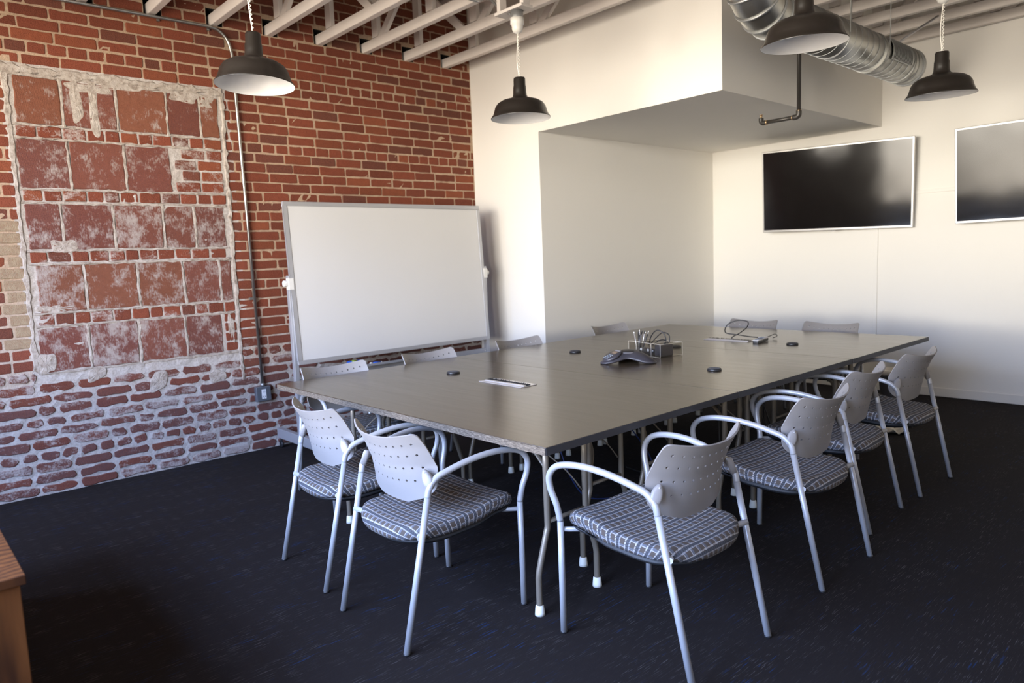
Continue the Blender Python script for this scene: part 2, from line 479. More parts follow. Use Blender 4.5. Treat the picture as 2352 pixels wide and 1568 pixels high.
vs, fs, mi, tn_f, sm_f = [], [], [], [], []
def add_brick(y0, y1, z0, z1, tn, sm, mt, fr):
    rough = .0022 if z0 > .82 else .0075
    if mt == 1: rough = .006
    w, h = y1-y0, z1-z0; rc = min(.006 if z0 > .82 else .016, h*.35)
    pts = []
    nx = max(2, int(w/.05)); nz = 1 if h < .12 else 6
    for k in range(nx+1): pts.append((y0+rc+(w-2*rc)*k/nx, z0))
    for k in range(nz+1): pts.append((y1, z0+rc+(h-2*rc)*k/nz))
    for k in range(nx+1): pts.append((y1-rc-(w-2*rc)*k/nx, z1))
    for k in range(nz+1): pts.append((y0, z1-rc-(h-2*rc)*k/nz))
    pts = [(a+rnd(-rough, rough)*.8, b+rnd(-rough, rough)) for a, b in pts]
    n = len(pts); o = len(vs); cy, cz = (y0+y1)/2, (z0+z1)/2; bv = .0045
    for (a, b) in pts: vs.append((-.03, a, b))
    for (a, b) in pts: vs.append((fr-.004, a, b))
    for (a, b) in pts:
        dy = max(-1, min(1, (cy-a)/(w/2)))*bv; dz = max(-1, min(1, (cz-b)/(h/2)))*bv
        vs.append((fr+rnd(-.0006, .0006), a+dy, b+dz))
    new = [(o+k, o+(k+1) % n, o+n+(k+1) % n, o+n+k) for k in range(n)] + [(o+n+k, o+n+(k+1) % n, o+2*n+(k+1) % n, o+2*n+k) for k in range(n)]
    new.append(tuple(o+2*n+k for k in range(n)))
    for f in new: fs.append(f); mi.append(mt); tn_f.append(tn); sm_f.append(sm)
for b in bricks: add_brick(*b)
# mortar bed: a rough grid with the joist pockets cut out of it
pf = sorted({p[0] for p in pockets} | {p[1] for p in pockets})
yl = [YB0]
for y in pf + [YB1]:
    n = max(1, int((y-yl[-1])/.035)); y_ = yl[-1]
    for k in range(1, n+1): yl.append(y_+(y-y_)*k/n)
zl = [0.0]
for z in (3.336, 3.46, ZB1):
    n = max(1, int((z-zl[-1])/.035)); z_ = zl[-1]
    for k in range(1, n+1): zl.append(z_+(z-z_)*k/n)
o = len(vs); ny = len(yl)
for z in zl:
    for y in yl:
        inpanel = PY0 < y < PY1 and z < PZ1
        d = -.003 + rnd(-.002, .002)
        if z < .85 or inpanel: d += rnd(-.003, .0035)
        vs.append((d, y, z))
def inpocket(y, z): return any(p[0] < y < p[1] and p[2] < z < p[3] for p in pockets)
for i in range(len(zl)-1):
    for j in range(ny-1):
        if inpocket((yl[j]+yl[j+1])/2, (zl[i]+zl[i+1])/2): continue
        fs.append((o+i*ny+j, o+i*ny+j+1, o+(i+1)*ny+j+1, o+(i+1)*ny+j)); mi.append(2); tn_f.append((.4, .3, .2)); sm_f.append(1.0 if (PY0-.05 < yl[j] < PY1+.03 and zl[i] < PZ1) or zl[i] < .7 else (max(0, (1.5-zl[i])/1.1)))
def qbox(lo, hi, m):
    o = len(vs); x0, y0, z0 = lo; x1, y1, z1 = hi
    vs.extend([(x0,y0,z0),(x1,y0,z0),(x1,y1,z0),(x0,y1,z0),(x0,y0,z1),(x1,y0,z1),(x1,y1,z1),(x0,y1,z1)])
    for f in [(0,1,2,3),(7,6,5,4),(4,5,1,0),(6,7,3,2),(7,4,0,3)]:
        fs.append(tuple(o+i for i in f)); mi.append(m); tn_f.append((.03, .02, .015)); sm_f.append(0)
for p in pockets: qbox((-.20, p[0], p[2]), (-.006, p[1], p[3]), 3)
# lime plaster left on the patch: borders and lumps
def blob(cy, cz, w, h, th=.008, n=30, jag=.26):
    o = len(vs)
    ph = [rnd(0, 6.3) for _ in range(4)]; am = [rnd(.3, 1)*jag/(k+1) for k in range(4)]
    ring = []
    for k in range(n):
        a = 2*PI*k/n; r = 1+sum(am[q]*math.sin((q+2)*a+ph[q]) for q in range(4))
        ca, sa = math.cos(a), math.sin(a)
        sg = lambda q: (abs(q)**.7)*(1 if q > 0 else -1)
        ring.append((cy+w/2*sg(ca)*r, cz+h/2*sg(sa)*r))
    for (a, b) in ring: vs.append((-.004, a, b))
    for (a, b) in ring: vs.append((th*.8, cy+(a-cy)*.9, cz+(b-cz)*.93))
    for (a, b) in ring: vs.append((th+rnd(-.002, .002), cy+(a-cy)*.55, cz+(b-cz)*.6))
    vs.append((th*1.1, cy, cz))
    for L in (0, 1):
        for k in range(n): fs.append((o+L*n+k, o+L*n+(k+1) % n, o+(L+1)*n+(k+1) % n, o+(L+1)*n+k)); mi.append(4); tn_f.append((.5, .5, .5)); sm_f.append(0)
    for k in range(n): fs.append((o+2*n+k, o+2*n+(k+1) % n, o+3*n)); mi.append(4); tn_f.append((.5, .5, .5)); sm_f.append(0)
def strip(ya, za, yb, zb, w, th=.006):
    L = math.hypot(yb-ya, zb-za); n = max(4, int(L/.035)); o = len(vs)
    dy, dz = (yb-ya)/L, (zb-za)/L
    for k in range(n+1):
        t = k/n; cy, cz = ya+(yb-ya)*t+rnd(-.005, .005)*abs(dz), za+(zb-za)*t+rnd(-.005, .005)*abs(dy)
        ww = w*rnd(.35, 1.45)/2
        for s_, x in ((-1.0, -.005), (-.55, th*rnd(.7, 1.3)), (.55, th*rnd(.7, 1.3)), (1.0, -.005)):
            vs.append((x, cy-dz*ww*s_, cz+dy*ww*s_))
    for k in range(n):
        for q in range(3):
            a = o+k*4+q; fs.append((a, a+1, a+5, a+4)); mi.append(4); tn_f.append((.5, .5, .5)); sm_f.append(0)
strip(PY0-.01, 2.835, PY1+.01, 2.838, .075, .010)
strip(PY0-.005, .86, PY0+.01, 2.84, .040, .007); strip(PY1-.005, .60, PY1+.012, 2.84, .036, .008)
for (za, zb, ys) in rows:
    strip(-1.08, zb+.004, .26, zb+.004, .022); strip(-1.08, za-.004, .26, za-.004, .018)
    for y in ys[1:-1]: strip(y, za, y+rnd(-.008, .008), zb, .022)
for (cy, cz, w, h) in [(-.70, 2.66, .085, .26), (-.595, 2.62, .07, .36), (-.62, 2.76, .26, .07), (-.40, 2.80, .3, .06), (.02, 2.78, .22, .09), (.18, 2.76, .14, .1),
        (-.865, 1.69, .15, .10), (-.95, 1.27, .22, .06), (-1.05, .90, .12, .16), (.22, 1.02, .045, .26), (-.35, .68, .12, .16), (.08, .66, .12, .10), (-.75, .79, .12, .10)]:
    blob(cy, cz, w, h, .006)
me = bpy.data.meshes.new('wall_left'); me.from_pydata(vs, [], fs)
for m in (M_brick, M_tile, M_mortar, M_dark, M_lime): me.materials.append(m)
at = me.attributes.new('tint', 'FLOAT_COLOR', 'FACE'); at.data.foreach_set('color', [c for t in tn_f for c in (*t, 1)])
a2 = me.attributes.new('smear', 'FLOAT', 'FACE'); a2.data.foreach_set('value', sm_f)
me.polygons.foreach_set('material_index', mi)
me.update()
wl = bpy.data.objects.new('wall_left', me); COL.objects.link(wl); wl['kind'] = 'structure'
struct('wall_left_core', MB().box((-.4, YB0-.2, 0), (-.21, YB1+.12, ZD)), M_dark)
bpy.data.objects['wall_left_core'].name = 'wall_left_backing'

# ------------------------------------------------------------------ ceiling trusses
ORD = ['first', 'second', 'third', 'fourth', 'fifth', 'sixth', 'seventh', 'eighth', 'ninth']
def truss(y, x0, x1, label, seed):
    rr = random.Random(seed)
    t = empty('ceiling_truss', (x0, y, 3.335), 0, label, 'ceiling truss', 'white painted trusses under the roof')
    w = .055; L = x1-x0
    MB().box((0, 0, 0), (L, w, .082)).build('bottom_chord', M_ceilpaint, t, bevel=.006)
    MB().box((0, 0, ZD-3.335-.09), (L, w, ZD-3.335-.001)).build('top_chord', M_ceilpaint, t, bevel=.004)
    H = ZD-3.335-.09; x = rr.choice([.30, .55, .95]) if x0 < .5 else .1; up = rr.random() < .5
    n = 0
    while x < L-.7 and n < 8:
        MB().box((x, w*.15, .09), (x+.09, w*.85, H+.01)).build('web_post', M_ceilpaint, t, bevel=.003)
        a, b = (x+.09, x+.72)
        z0, z1 = (.085, H+.005) if up else (H+.005, .085)
        ux = .045
        mb = MB(); q = [(a, z0), (a+ux*2.2, z0), (b, z1), (b-ux*2.2, z1)]
        vs_ = [(p[0], w*.2, p[1]) for p in q]+[(p[0], w*.8, p[1]) for p in q]
        mb.add(vs_, [(0,1,2,3),(7,6,5,4),(0,4,5,1),(1,5,6,2),(2,6,7,3),(3,7,4,0)]); mb.build('web_brace', M_ceilpaint, t)
        x += .80; up = not up; n += 1
    return t
vis = [y for y in TRUSS if -1.1 < y < YC-.02]
left = [y for y in vis if y < YA]
for i, y in enumerate(reversed(left)):
    truss(y-.02, -.15, XR, 'white painted ceiling truss let into the brick wall, %s out from the white corner wall' % ORD[i], i)
right = [y for y in vis if y > YA+.15]
for i, y in enumerate(reversed(right)):
    truss(y-.02, X2+.002, XR, 'white painted ceiling truss above the round duct, %s out from the screen wall' % ORD[i], 20+i)

# ------------------------------------------------------------------ chairs
FF = (.272, .292); RF = (.248, -.292)
def backrest_mesh():
    def hw(z):
        if z < .62: return .232*max(0, 1-((.62-z)/.092)**2.4)**(1/2.0)*(.93+.07*(z-.53)/.09)
        if z < .675: return .232+.006*(z-.62)/.055
        return .238-.008*(z-.675)/.133
    ztop = .808
    out = []
    zs = [.5285+(.62-.5285)*(1-math.cos(PI/2*k/9)) for k in range(10)] + [.62+(.79-.62)*k/6 for k in range(1, 7)]
    for z in zs: out.append((hw(z), z))
    out[0] = (.0, .5282)
    out = [out[0]]+[(max(.05*k, hw(.5285+.0006*k**2.2)), .5285+.0006*k**2.2) for k in range(1, 3)]+[p for p in out[1:] if p[1] > .5345]
    R = .018
    for k in range(1, 5):
        a = PI/2*k/4; out.append((hw(.79)-R+R*math.cos(a), ztop-R+R*math.sin(a)))
    for k in range(1, 9): out.append(((hw(.79)-R)*(1-k/8), ztop))
    right = out; leftp = [(-x, z) for x, z in reversed(right[1:-1])]
    outline = right+leftp
    pts = [Vector(p) for p in outline]; edges = [(i, (i+1) % len(outline)) for i in range(len(outline))]
    holes = []
    for r_, (z, n) in enumerate([(.765, 11), (.722, 11), (.672, 11), (.622, 9)]):
        for k in range(n):
            x = (k-(n-1)/2)*.0385
            if abs(x) < hw(z)-.02: holes.append((x, z+.010*(x/.23)**2))
    for (hx, hz) in holes:
        o = len(pts)
        for k in range(8):
            a = 2*PI*k/8+.39; pts.append(Vector((hx+.0048*math.cos(a), hz+.0048*math.sin(a))))
        edges += [(o+k, o+(k+1) % 8) for k in range(8)]
    gx = -.22
    while gx < .221:
        gz = .535
        while gz < .80:
            if abs(gx) < hw(gz)-.012 and min(math.hypot(gx-a, gz-b) for a, b in holes) > .012: pts.append(Vector((gx, gz)))
            gz += .018
        gx += .0193
    V, E_, F, *_ = delaunay_2d_cdt(pts, edges, [], 1, 1e-5)
    F2 = []
    for f in F:
        cx = sum(V[i].x for i in f)/3; cz = sum(V[i].y for i in f)/3
        if min(math.hypot(cx-a, cz-b) for a, b in holes) < .0042: continue
        F2.append(tuple(f))
    def surf(x, z):
        zk = [(.528, -.150), (.60, -.172), (.68, -.192), (.76, -.224), (.81, -.252)]
        bk = [(.528, .050), (.60, .080), (.68, .092), (.76, .080), (.81, .069)]
        def ip(t, K):
            if t <= K[0][0]: return K[0][1]
            for (a, va), (b, vb) in zip(K[:-1], K[1:]):
                if t <= b: return va+(vb-va)*(t-a)/(b-a)
            return K[-1][1]
        u = x/.235
        s = max(0, min(1, (z-.58)/.22))
        return (x, ip(z, zk)+ip(z, bk)*abs(u)**2.3, z+.030*u*u*s)
    P3 = [Vector(surf(v.x, v.y)) for v in V]
    def nrm(x, z):
        e = .002; a_ = Vector(surf(x+e, z))-Vector(surf(x-e, z)); b_ = Vector(surf(x, z+e))-Vector(surf(x, z-e))
        return a_.cross(b_).normalized()
    N3 = [nrm(v.x, v.y) for v in V]; TK = .0032; n = len(P3)
    fr = [p+q*TK for p, q in zip(P3, N3)]; bk = [p-q*TK for p, q in zip(P3, N3)]
    ec = {}
    for f in F2:
        for i in range(3): ec.setdefault(tuple(sorted((f[i], f[(i+1) % 3]))), []).append((f[i], f[(i+1) % 3]))
    mb = MB(); mb.add(fr+bk, F2, 0, True)
    for f in F2: mb.f.append([n+i for i in reversed(f)]); mb.m.append(0); mb.sm.append(True)
    for k_, v_ in ec.items():
        if len(v_) == 1:
            a_, b_ = v_[0]; mb.f.append([b_, a_, n+a_, n+b_]); mb.m.append(0); mb.sm.append(False)
    o = mb.build('backrest', M_plastic, fixn=False)
    nv = []
    for i in range(n): nv.append(tuple(N3[i]))
    for i in range(n): nv.append(tuple(-N3[i]))
    me = o.data; ln = []
    for p in me.polygons:
        for vi in p.vertices: ln.append(nv[vi] if p.use_smooth else tuple(p.normal))
    me.normals_split_custom_set(ln)
    return o

def seat_outline(s, n=64):
    K = [(0, .302), (.12, .302), (.205, .292), (.238, .255), (.250, .15), (.252, .02), (.243, -.10), (.222, -.165), (.165, -.215), (.09, -.238), (0, -.243)]
    pts = K+[(-x, y) for x, y in reversed(K[1:-1])]
    P = [Vector((x, y, 0)) for x, y in pts]; P = P+[P[0]]
    c = catmull(P, 4)[:-1]
    return [(p.x*s, (p.y-.03)*s+.03) for p in c]
def seat_z(x, y):
    K = [(-.245, .452), (-.18, .458), (-.08, .455), (.06, .462), (.18, .484), (.26, .487), (.305, .474)]
    z = K[-1][1]
    for (a, va), (b, vb) in zip(K[:-1], K[1:]):
        if y <= b:
            t = max(0, (y-a)/(b-a)); t = t*t*(3-2*t); z = va+(vb-va)*t; break
    return z+.012*(x/.25)**2
def make_chair():
    root = empty('armchair', (0, 0, 0))
    rings = []
    cloth = []
    for s, dz, ex in [(1.0, -.052, 1.20), (1.012, -.040, 1.14), (1.018, -.026, 1.08), (1.0, -.010, 1.02), (.96, -.002, .97), (.88, 0, .88), (.7, 0, .7), (.45, 0, .45), (.2, 0, .2), (.02, 0, .02)]:
        rings.append([(x, y, seat_z(x, y)+dz) for x, y in seat_outline(s)])
        cloth += [c for x, y in seat_outline(ex) for c in (x, y, 0)]
    mb = MB(); mb.rings(rings, 0); so = mb.build('seat', M_fabric, root, fixn=False)
    ca = so.data.attributes.new('cloth', 'FLOAT_VECTOR', 'POINT'); ca.data.foreach_set('vector', cloth)
    rings = [[(x, y, seat_z(0, y)+dz) for x, y in seat_outline(s)] for s, dz in [(.88, -.074), (.965, -.062), (.985, -.050)]]
    MB().rings(rings, 0).build('seat_shell', M_shell, root)
    b = backrest_mesh(); b.parent = root
    # cross tubes under the seat
    MB().tube([(-.262, .286, .425), (-.2, .24, .418), (.2, .24, .418), (.262, .286, .425)], .010, 10).build('crossbar', M_chairmetal, root)
    MB().tube([(-.250, -.205, .437), (-.19, -.17, .420), (.19, -.17, .420), (.250, -.205, .437)], .0115, 10).build('crossbar', M_chairmetal, root)
    for sx_ in (-.155, .155): MB().box((sx_-.015, -.16, .398), (sx_+.015, .24, .412)).build('seat_rail', M_blackpl, root)
    for s in (-1, 1):
        J = (s*.249, -.138, .650)
        MB().tube([(s*RF[0], RF[1], .006), (s*.250, -.160, .585)], .0128, 14).build('leg', M_chairmetal, root)
        MB().tube([(s*FF[0], FF[1], .006), (s*.2735, .290, .25), (s*.275, .288, .46)], .0128, 14).build('leg', M_chairmetal, root)
        arm = catmull([(s*.275, .288, .46), (s*.283, .298, .525), (s*.292, .318, .585), (s*.298, .318, .640), (s*.298, .282, .683), (s*.296, .215, .703), (s*.290, .12, .708), (s*.280, .02, .697), (s*.266, -.07, .674), (s*.256, -.118, .655), (s*.252, -.150, .622), (s*.250, -.160, .585)], 5)
        MB().tube(arm, .0128, 14).build('armrest', M_chairmetal, root)
        for p, r in (((s*RF[0], RF[1]), .0138), ((s*FF[0], FF[1]), .0138)):
            MB().lathe([(.001, 0), (r, 0), (r, .008), (.001, .009)], (p[0], p[1], 0), 14).build('foot_glide', M_blackpl, root)
        # oval bracket that holds the back between tube and shell
        Mx = Matrix.Translation((s*.238, -.139, .652)) @ Matrix.Rotation(s*math.radians(38), 4, 'Z') @ Matrix.Rotation(math.radians(-20), 4, 'X') @ Matrix.Rotation(s*math.radians(-24), 4, 'Y')
        rg = []
        for k, (sc_, d) in enumerate([(.6, -.0165), (.92, -.0135), (1.0, -.006), (1.0, .004), (.85, .010)]):
            rg.append([Mx @ Vector((s*-.006+sc_*.021*math.cos(2*PI*q/20)*(1-.25*math.sin(2*PI*q/20)), d, sc_*.042*math.sin(2*PI*q/20))) for q in range(20)])
        br = MB().rings(rg, 0).build('back_bracket', M_plastic, root)
        for zz in (.026, -.026):
            MB().lathe([(.0001, .0022), (.0035, .002), (.0042, 0)], (0, 0, 0), 10, M=Mx @ Matrix.Translation((s*-.006, -.0145, zz)) @ Matrix.Rotation(PI/2, 4, 'X')).build('screw', M_alu, br)
    return root

CH_POSE = [
 (2.553, -.184, -3.0, 'grey perforated armchair at the near end of the table, the one closer to the bricks'),
 (3.251, -.230, -.5, 'grey perforated armchair at the near end of the table, beside its front right corner'),
 (4.105, .279, 89.6, 'grey perforated armchair nearest the camera, on the right long side of the table'),
 (4.093, 1.268, 89.7, 'grey perforated armchair on the right side of the table, second from the camera'),
 (3.975, 2.015, 93.0, 'grey perforated armchair on the right side of the table, third from the camera'),
 (3.980, 2.788, 89.1, 'grey perforated armchair on the right side of the table, farthest one in that row'),
 (1.580, .345, -92.6, 'grey armchair tucked behind the left table corner, before the left whiteboard post'),
 (1.578, 1.121, -90, 'grey armchair behind the table, in front of the middle of the whiteboard rail'),
 (1.582, 2.005, -93.3, 'grey armchair behind the table, just right of the whiteboard, before the white corner wall'),
 (1.520, 3.220, -93.0, 'grey armchair far down the left side of the table, before the shaded alcove wall'),
 (2.309, 3.972, 181.4, 'grey armchair at the far end of the table, left one of the two there'),
 (3.019, 3.986, 181.9, 'grey armchair at the far end of the table, right one, by the vertical raceway'),
]
proto = make_chair()
for i, (x, y, a, lab) in enumerate(CH_POSE):
    c = proto if i == 0 else copy_tree(proto)
    c.location = (x, y, 0); c.rotation_euler = (0, 0, math.radians(a))
    tag(c, lab, 'chair', 'perforated armchairs around the meeting table')

# ------------------------------------------------------------------ conference table in three sections
TX0, TX1, TY0, TY1 = 1.483, 3.828, -.077, 3.987
TRZ = .0028
cuts = [TY0, 1.290, 2.640, TY1]
LEGSETS = [(3.64, .22), (3.45, .70), (3.45, 1.12), (2.07, .22), (2.07, .70), (2.07, 1.12)]
tlabels = ['near section of the long dark laminate table, with a raw chipboard front edge',
           'middle section of the long dark laminate table, carrying the conference phone',
           'far section of the long dark laminate table, in front of the wall screens']
for i in range(3):
    y0, y1 = cuts[i]+.0012, cuts[i+1]-.0012; cx = (TX0+TX1)/2
    t = empty('conference_table', (cx, (y0+y1)/2, 0), TRZ, tlabels[i], 'table', 'sections of the long meeting table')
    W, D = (TX1-TX0)/2, (y1-y0)/2
    MB().box((-W, -D, TH-.030), (W-.003, D, TH)).build('tabletop', [M_table], t, bevel=.0012)
    MB().box((W-.003, -D, TH-.031), (W, D, TH-.001)).build('edge_banding', M_band, t)
    if i == 0:
        mb = MB(); n = 90; pv = []
        for k in range(n+1):
            x = -W+(2*W-.003)*k/n
            pv += [(x, -D-.002-rnd(0, .0025), TH-.003+rnd(-.0015, .001)), (x, -D-.002-rnd(0, .0025), TH-.031+rnd(-.001, .001)), (x, -D+.0005, TH-.003), (x, -D+.0005, TH-.031)]
        fcs = []
        for k in range(n):
            a = k*4; fcs += [(a, a+1, a+5, a+4), (a, a+4, a+6, a+2), (a+1, a+3, a+7, a+5)]
        mb.add(pv, fcs); mb.build('raw_edge', M_chip, t)['label'] = 'rough brown chipboard edge'
    # steel rail under the top and folding legs
    for sx, off in ((1, W-.19), (-1, -(W-.59))):
        MB().box((off-.018, -D+.10, TH-.062), (off+.018, D-.10, TH-.031)).build('leg_rail', M_legbeige, t, bevel=.004)
    for (lx, ly) in LEGSETS:
        X = lx-cx; Yc = ly-(cuts[0]+cuts[1])/2
        if i == 2 and ly > 1: continue
        for s in (-1, 1):
            p = catmull([(X, Yc+s*.118, TH-.04), (X, Yc+s*.118, .50), (X, Yc+s*.118, .375)], 2)+catmull([(X, Yc+s*.119, .36), (X, Yc+s*.135, .315), (X, Yc+s*.165, .225), (X, Yc+s*.180, .17), (X, Yc+s*.181, .12), (X, Yc+s*.181, .015)], 3)
            lg = MB().tube(p, .0135, 12).build('leg', M_legbeige, t)
            MB().lathe([(.001, 0), (.0215, 0), (.0205, .012), (.0175, .040), (.0137, .044)], (X, Yc+s*.181, 0), 18).build('rubber_foot', M_rubber, lg)
        MB().cyl((X, Yc-.118, .385), (X, Yc+.118, .385), .0095, 10).build('crossbar', M_legbeige, t)
        dx = -1 if X > 0 else 1
        mb = MB().tube(catmull([(X+dx*.005, Yc+.10, .47), (X+dx*.05, Yc+.05, .56), (X+dx*.22, Yc+.0, .68), (X+dx*.30, Yc, TH-.035)], 4), .0095, 8, sx=.35)
        mb.tube(catmull([(X+dx*.005, Yc-.10, .47), (X+dx*.05, Yc-.05, .56), (X+dx*.22, Yc-.02, .68), (X+dx*.30, Yc-.02, TH-.035)], 4), .0095, 8, sx=.35)
        mb.build('brace', M_legbeige, t)

# grommets, cable flaps
def grommet(x, y, lab):
    o = empty('grommet_cap', (x, y, TH), rnd(0, 1), lab, 'grommet', 'black round cable caps in the tabletop')
    MB().lathe([(.001, 0), (.041, 0), (.0425, .003), (.0415, .010), (.038, .0125), (.001, .0125)], seg=36).build('rim', M_blackpl, o)
    mb = MB()
    for q in range(-5, 6):
        w = math.sqrt(max(0, .034**2-(q*.006)**2)); mb.box((-w, q*.006-.0015, .0125), (w, q*.006+.0015, .0140))
    mb.build('ribbed_insert', M_band, o)
for x, y, lab in [(2.096, .818, 'black round cable cap in the near left of the tabletop, by the metal cable flap'), (2.097, 1.955, 'black round cable cap left of the conference phone'),
                  (3.368, 1.803, 'black round cable cap near the right edge of the table, right of the phone'), (3.201, 3.104, 'black round cable cap at the far right, beyond the remote control'),
                  (2.56, 2.56, 'black round cable cap just behind the clear organizer box')]:
    grommet(x, y, lab)
def flap(x0, x1, y0, y1, lab, far=False):
    cx, cy = (x0+x1)/2, (y0+y1)/2
    o = empty('cable_flap', (cx, cy, TH), 0, lab, 'cable flap')
    w, d = (x1-x0)/2, (y1-y0)/2
    MB().box((-w, -d, 0), (w, d, .004)).build('frame', M_steel, o, bevel=.001)
    mb = MB().box((-w*.95, -.014, .004), (w*.95, .020, .008))
    for k in range(60):
        x = rnd(-w*.9, w*.9); mb.cyl((x, .003, .006), (x+rnd(-.01, .01), .003+rnd(-.014, .014), .013+rnd(0, .003)), .0012, 5)
    mb.build('brush_strip', M_brush, o)
    MB().box((-w*.9, -.034, .004), (w*.97, -.016, .009)).build('lid_lip', M_steel, o)
flap(2.475, 2.838, .717, .843, 'metal cable flap with a black brush slot, in the near section of the table')
flap(2.476, 2.862, 3.06, 3.18, 'metal cable flap with a looped cord, in the far section of the table')

# looped cord at the far flap
pts = catmull([(2.69, 3.125, TH+.012), (2.70, 3.13, TH+.03), (2.735, 3.17, TH+.055), (2.765, 3.23, TH+.10), (2.74, 3.28, TH+.135), (2.67, 3.27, TH+.145), (2.60, 3.24, TH+.12), (2.575, 3.22, TH+.075), (2.60, 3.20, TH+.045), (2.68, 3.22, TH+.035), (2.76, 3.26, TH+.020), (2.83, 3.30, TH+.012)], 6)
cd = empty('looped_cord', (2.69, 3.125, TH), 0, 'thin black cord looping up out of the far cable flap', 'cord')
MB().tube([p-Vector((2.69, 3.125, TH)) for p in pts], .0042, 8).build('cable', M_blackpl, cd)
MB().box((.135, .165, .006), (.165, .185, .018)).build('plug', M_steel, cd, bevel=.002)
MB().tube(catmull([(.165, .178, .012), (.20, .215, .020), (.22, .27, .034), (.25, .25, .022), (.235, .21, .010)], 4), .0028, 8).build('cable_end', M_blackpl, cd)

# remote control
rm = empty('remote_control', (2.935, 3.13, TH+.002), math.radians(6), 'silver and black remote control beside the far cable flap', 'remote control')
rm.rotation_euler = (math.radians(2), 0, math.radians(6))
def rbox(w, l, z0, z1, r=.012, n=5, taper=1.0):
    out = []
    for (sx, sy) in ((1, 1), (-1, 1), (-1, -1), (1, -1)):
        for k in range(n+1):
            a = {(1, 1): 0, (-1, 1): PI/2, (-1, -1): PI, (1, -1): 1.5*PI}[(sx, sy)]+PI/2*k/n
            out.append((sx*(w-r)+r*math.cos(a), sy*(l-r)+r*math.sin(a)))
    return [[(x, y, z0) for x, y in out], [(x, y, z1) for x, y in out]]
MB().rings(rbox(.024, .098, 0, .018), 0, smooth=False).build('underside', M_blackpl, rm, bevel=.003)
MB().rings(rbox(.025, .100, .018, .027), 0, smooth=False).build('top_shell', M_remote, rm, bevel=.003)
for k in range(7):
    for q in range(3):
        MB().lathe([(.0001, .003), (.0045, .0028), (.005, 0)], (-.013+q*.013, -.070+k*.020, .027), 10).build('button', M_key if k != 3 else M_blackpl, rm)

# conference phone: three spread feet around a domed speaker
ph = empty('conference_phone', (2.720, 1.80, TH), math.radians(-112), 'dark three-legged conference phone with a keypad, in the middle of the table', 'telephone')
mb = MB(); NR, NA = 16, 72; rg = []
for i in range(NR+1):
    t = i/NR; ring = []
    for k in range(NA):
        a = 2*PI*k/NA
        lobe = max(0, math.cos(1.5*a))**2 if True else 0
        lobe = (0.5+0.5*math.cos(3*a))**1.3
        R = .092+.112*lobe
        r = R*(.04+.96*t)
        arch = .034*(1-lobe)*t**2
        z = .074*(1-t**2.2)+arch*.9+.006
        ring.append((r*math.cos(a), r*math.sin(a), z))
    rg.append(ring)
und = [[(x*.96, y*.96, max(.001, z-.009)) for x, y, z in r] for r in reversed(rg)]
mb.rings(rg+und, 0); mb.build('body', M_phone, ph)
MB().lathe([(.001, .0815), (.040, .0800), (.062, .0745), (.066, .070)], seg=48).build('speaker_grille', M_blackpl, ph)
MB().lathe([(.0655, .068), (.068, .0705), (.070, .066)], seg=48).build('grille_ring', M_phonelt, ph)
kp = []
for s_, zz in ((1.0, -.020), (1.03, -.006), (.93, .001)):
    kp.append([(.118+s_*.062*math.cos(2*PI*k/36), s_*.062*math.sin(2*PI*k/36), zz+.084-.43*(.058+s_*.062*math.cos(2*PI*k/36))) for k in range(36)])
kb = MB().rings(kp, 0).build('keypad', M_phone, ph)
def onpad(x, y): return .0855-.43*(x-.06)
for r in range(4):
    for c in range(3):
        x = .118+.010+r*.0125; y = (c-1)*.021
        M4 = Matrix.Translation((x, y, onpad(x, y)-.0005)) @ Matrix.Rotation(math.radians(23), 4, 'Y')
        MB().lathe([(.0001, .0030), (.0042, .0028), (.0050, 0)], (0, 0, 0), 10, M=M4).build('key', M_key, kb)
M4 = Matrix.Translation((.098, 0, onpad(.098, 0))) @ Matrix.Rotation(math.radians(23), 4, 'Y')
MB().box((-.013, -.026, -.001), (.013, .026, .002), 0, M4).build('display', M_lcd, kb)
M4 = Matrix.Translation((.076, 0, onpad(.076, 0)+.001)) @ Matrix.Rotation(math.radians(20), 4, 'Y')
MB().box((-.006, -.032, -.002), (.006, .032, .002), 0, M4).build('display_trim', M_phonelt, kb, bevel=.0015)
for k in range(3):
    a = 2*PI*k/3
    MB().lathe([(.001, 0), (.012, 0), (.012, .007), (.001, .008)], (.165*math.cos(a), .165*math.sin(a), 0), 14).build('foot', M_blackpl, ph)

# clear desk organizer with its contents
BX, BY, BA = 2.655, 2.18, math.radians(-13)
org = empty('desk_organizer', (BX, BY, TH), BA, 'clear acrylic organizer box behind the conference phone', 'organizer')
w, d, hh, t = .170, .100, .090, .0035
MB().box((-w, -d, 0), (w, d, t)).build('base', M_acryl, org)
for nm, lo, hi in [('side_panel', (-w, -d, t), (-w+t, d, hh)), ('side_panel', (w-t, -d, t), (w, d, hh)), ('front_panel', (-w+t, -d, t), (w-t, -d+t, hh)), ('back_panel', (-w+t, d-t, t), (w-t, d, hh)),
                   ('divider', (-.085, -d+t, t), (-.085+t, d-t, hh)), ('divider', (.075, -d+t, t), (.075+t, d-t, hh)), ('divider', (-.085+t, .0, t), (.075, t, hh))]:
    p = MB().box(lo, hi).build(nm, M_acryl, org)
mb = MB(); e = .0022
for x in (-w+e/2, w-e/2):
    for y in (-d+e/2, d-e/2): mb.box((x-e/2, y-e/2, t), (x+e/2, y+e/2, hh))
for y in (-d, d-e): mb.box((-w, y, hh), (w, y+e, hh+.0015)); mb.box((-w, y, 0), (w, y+e, .002))
for x in (-w, -.085, .075, w-e): mb.box((x, -d, hh), (x+e, d, hh+.0015))
for x in (-.085, .075): mb.box((x, -d-.0005, t), (x+e, -d+.001, hh))
mb.build('polished_edges', M_acedge, org)
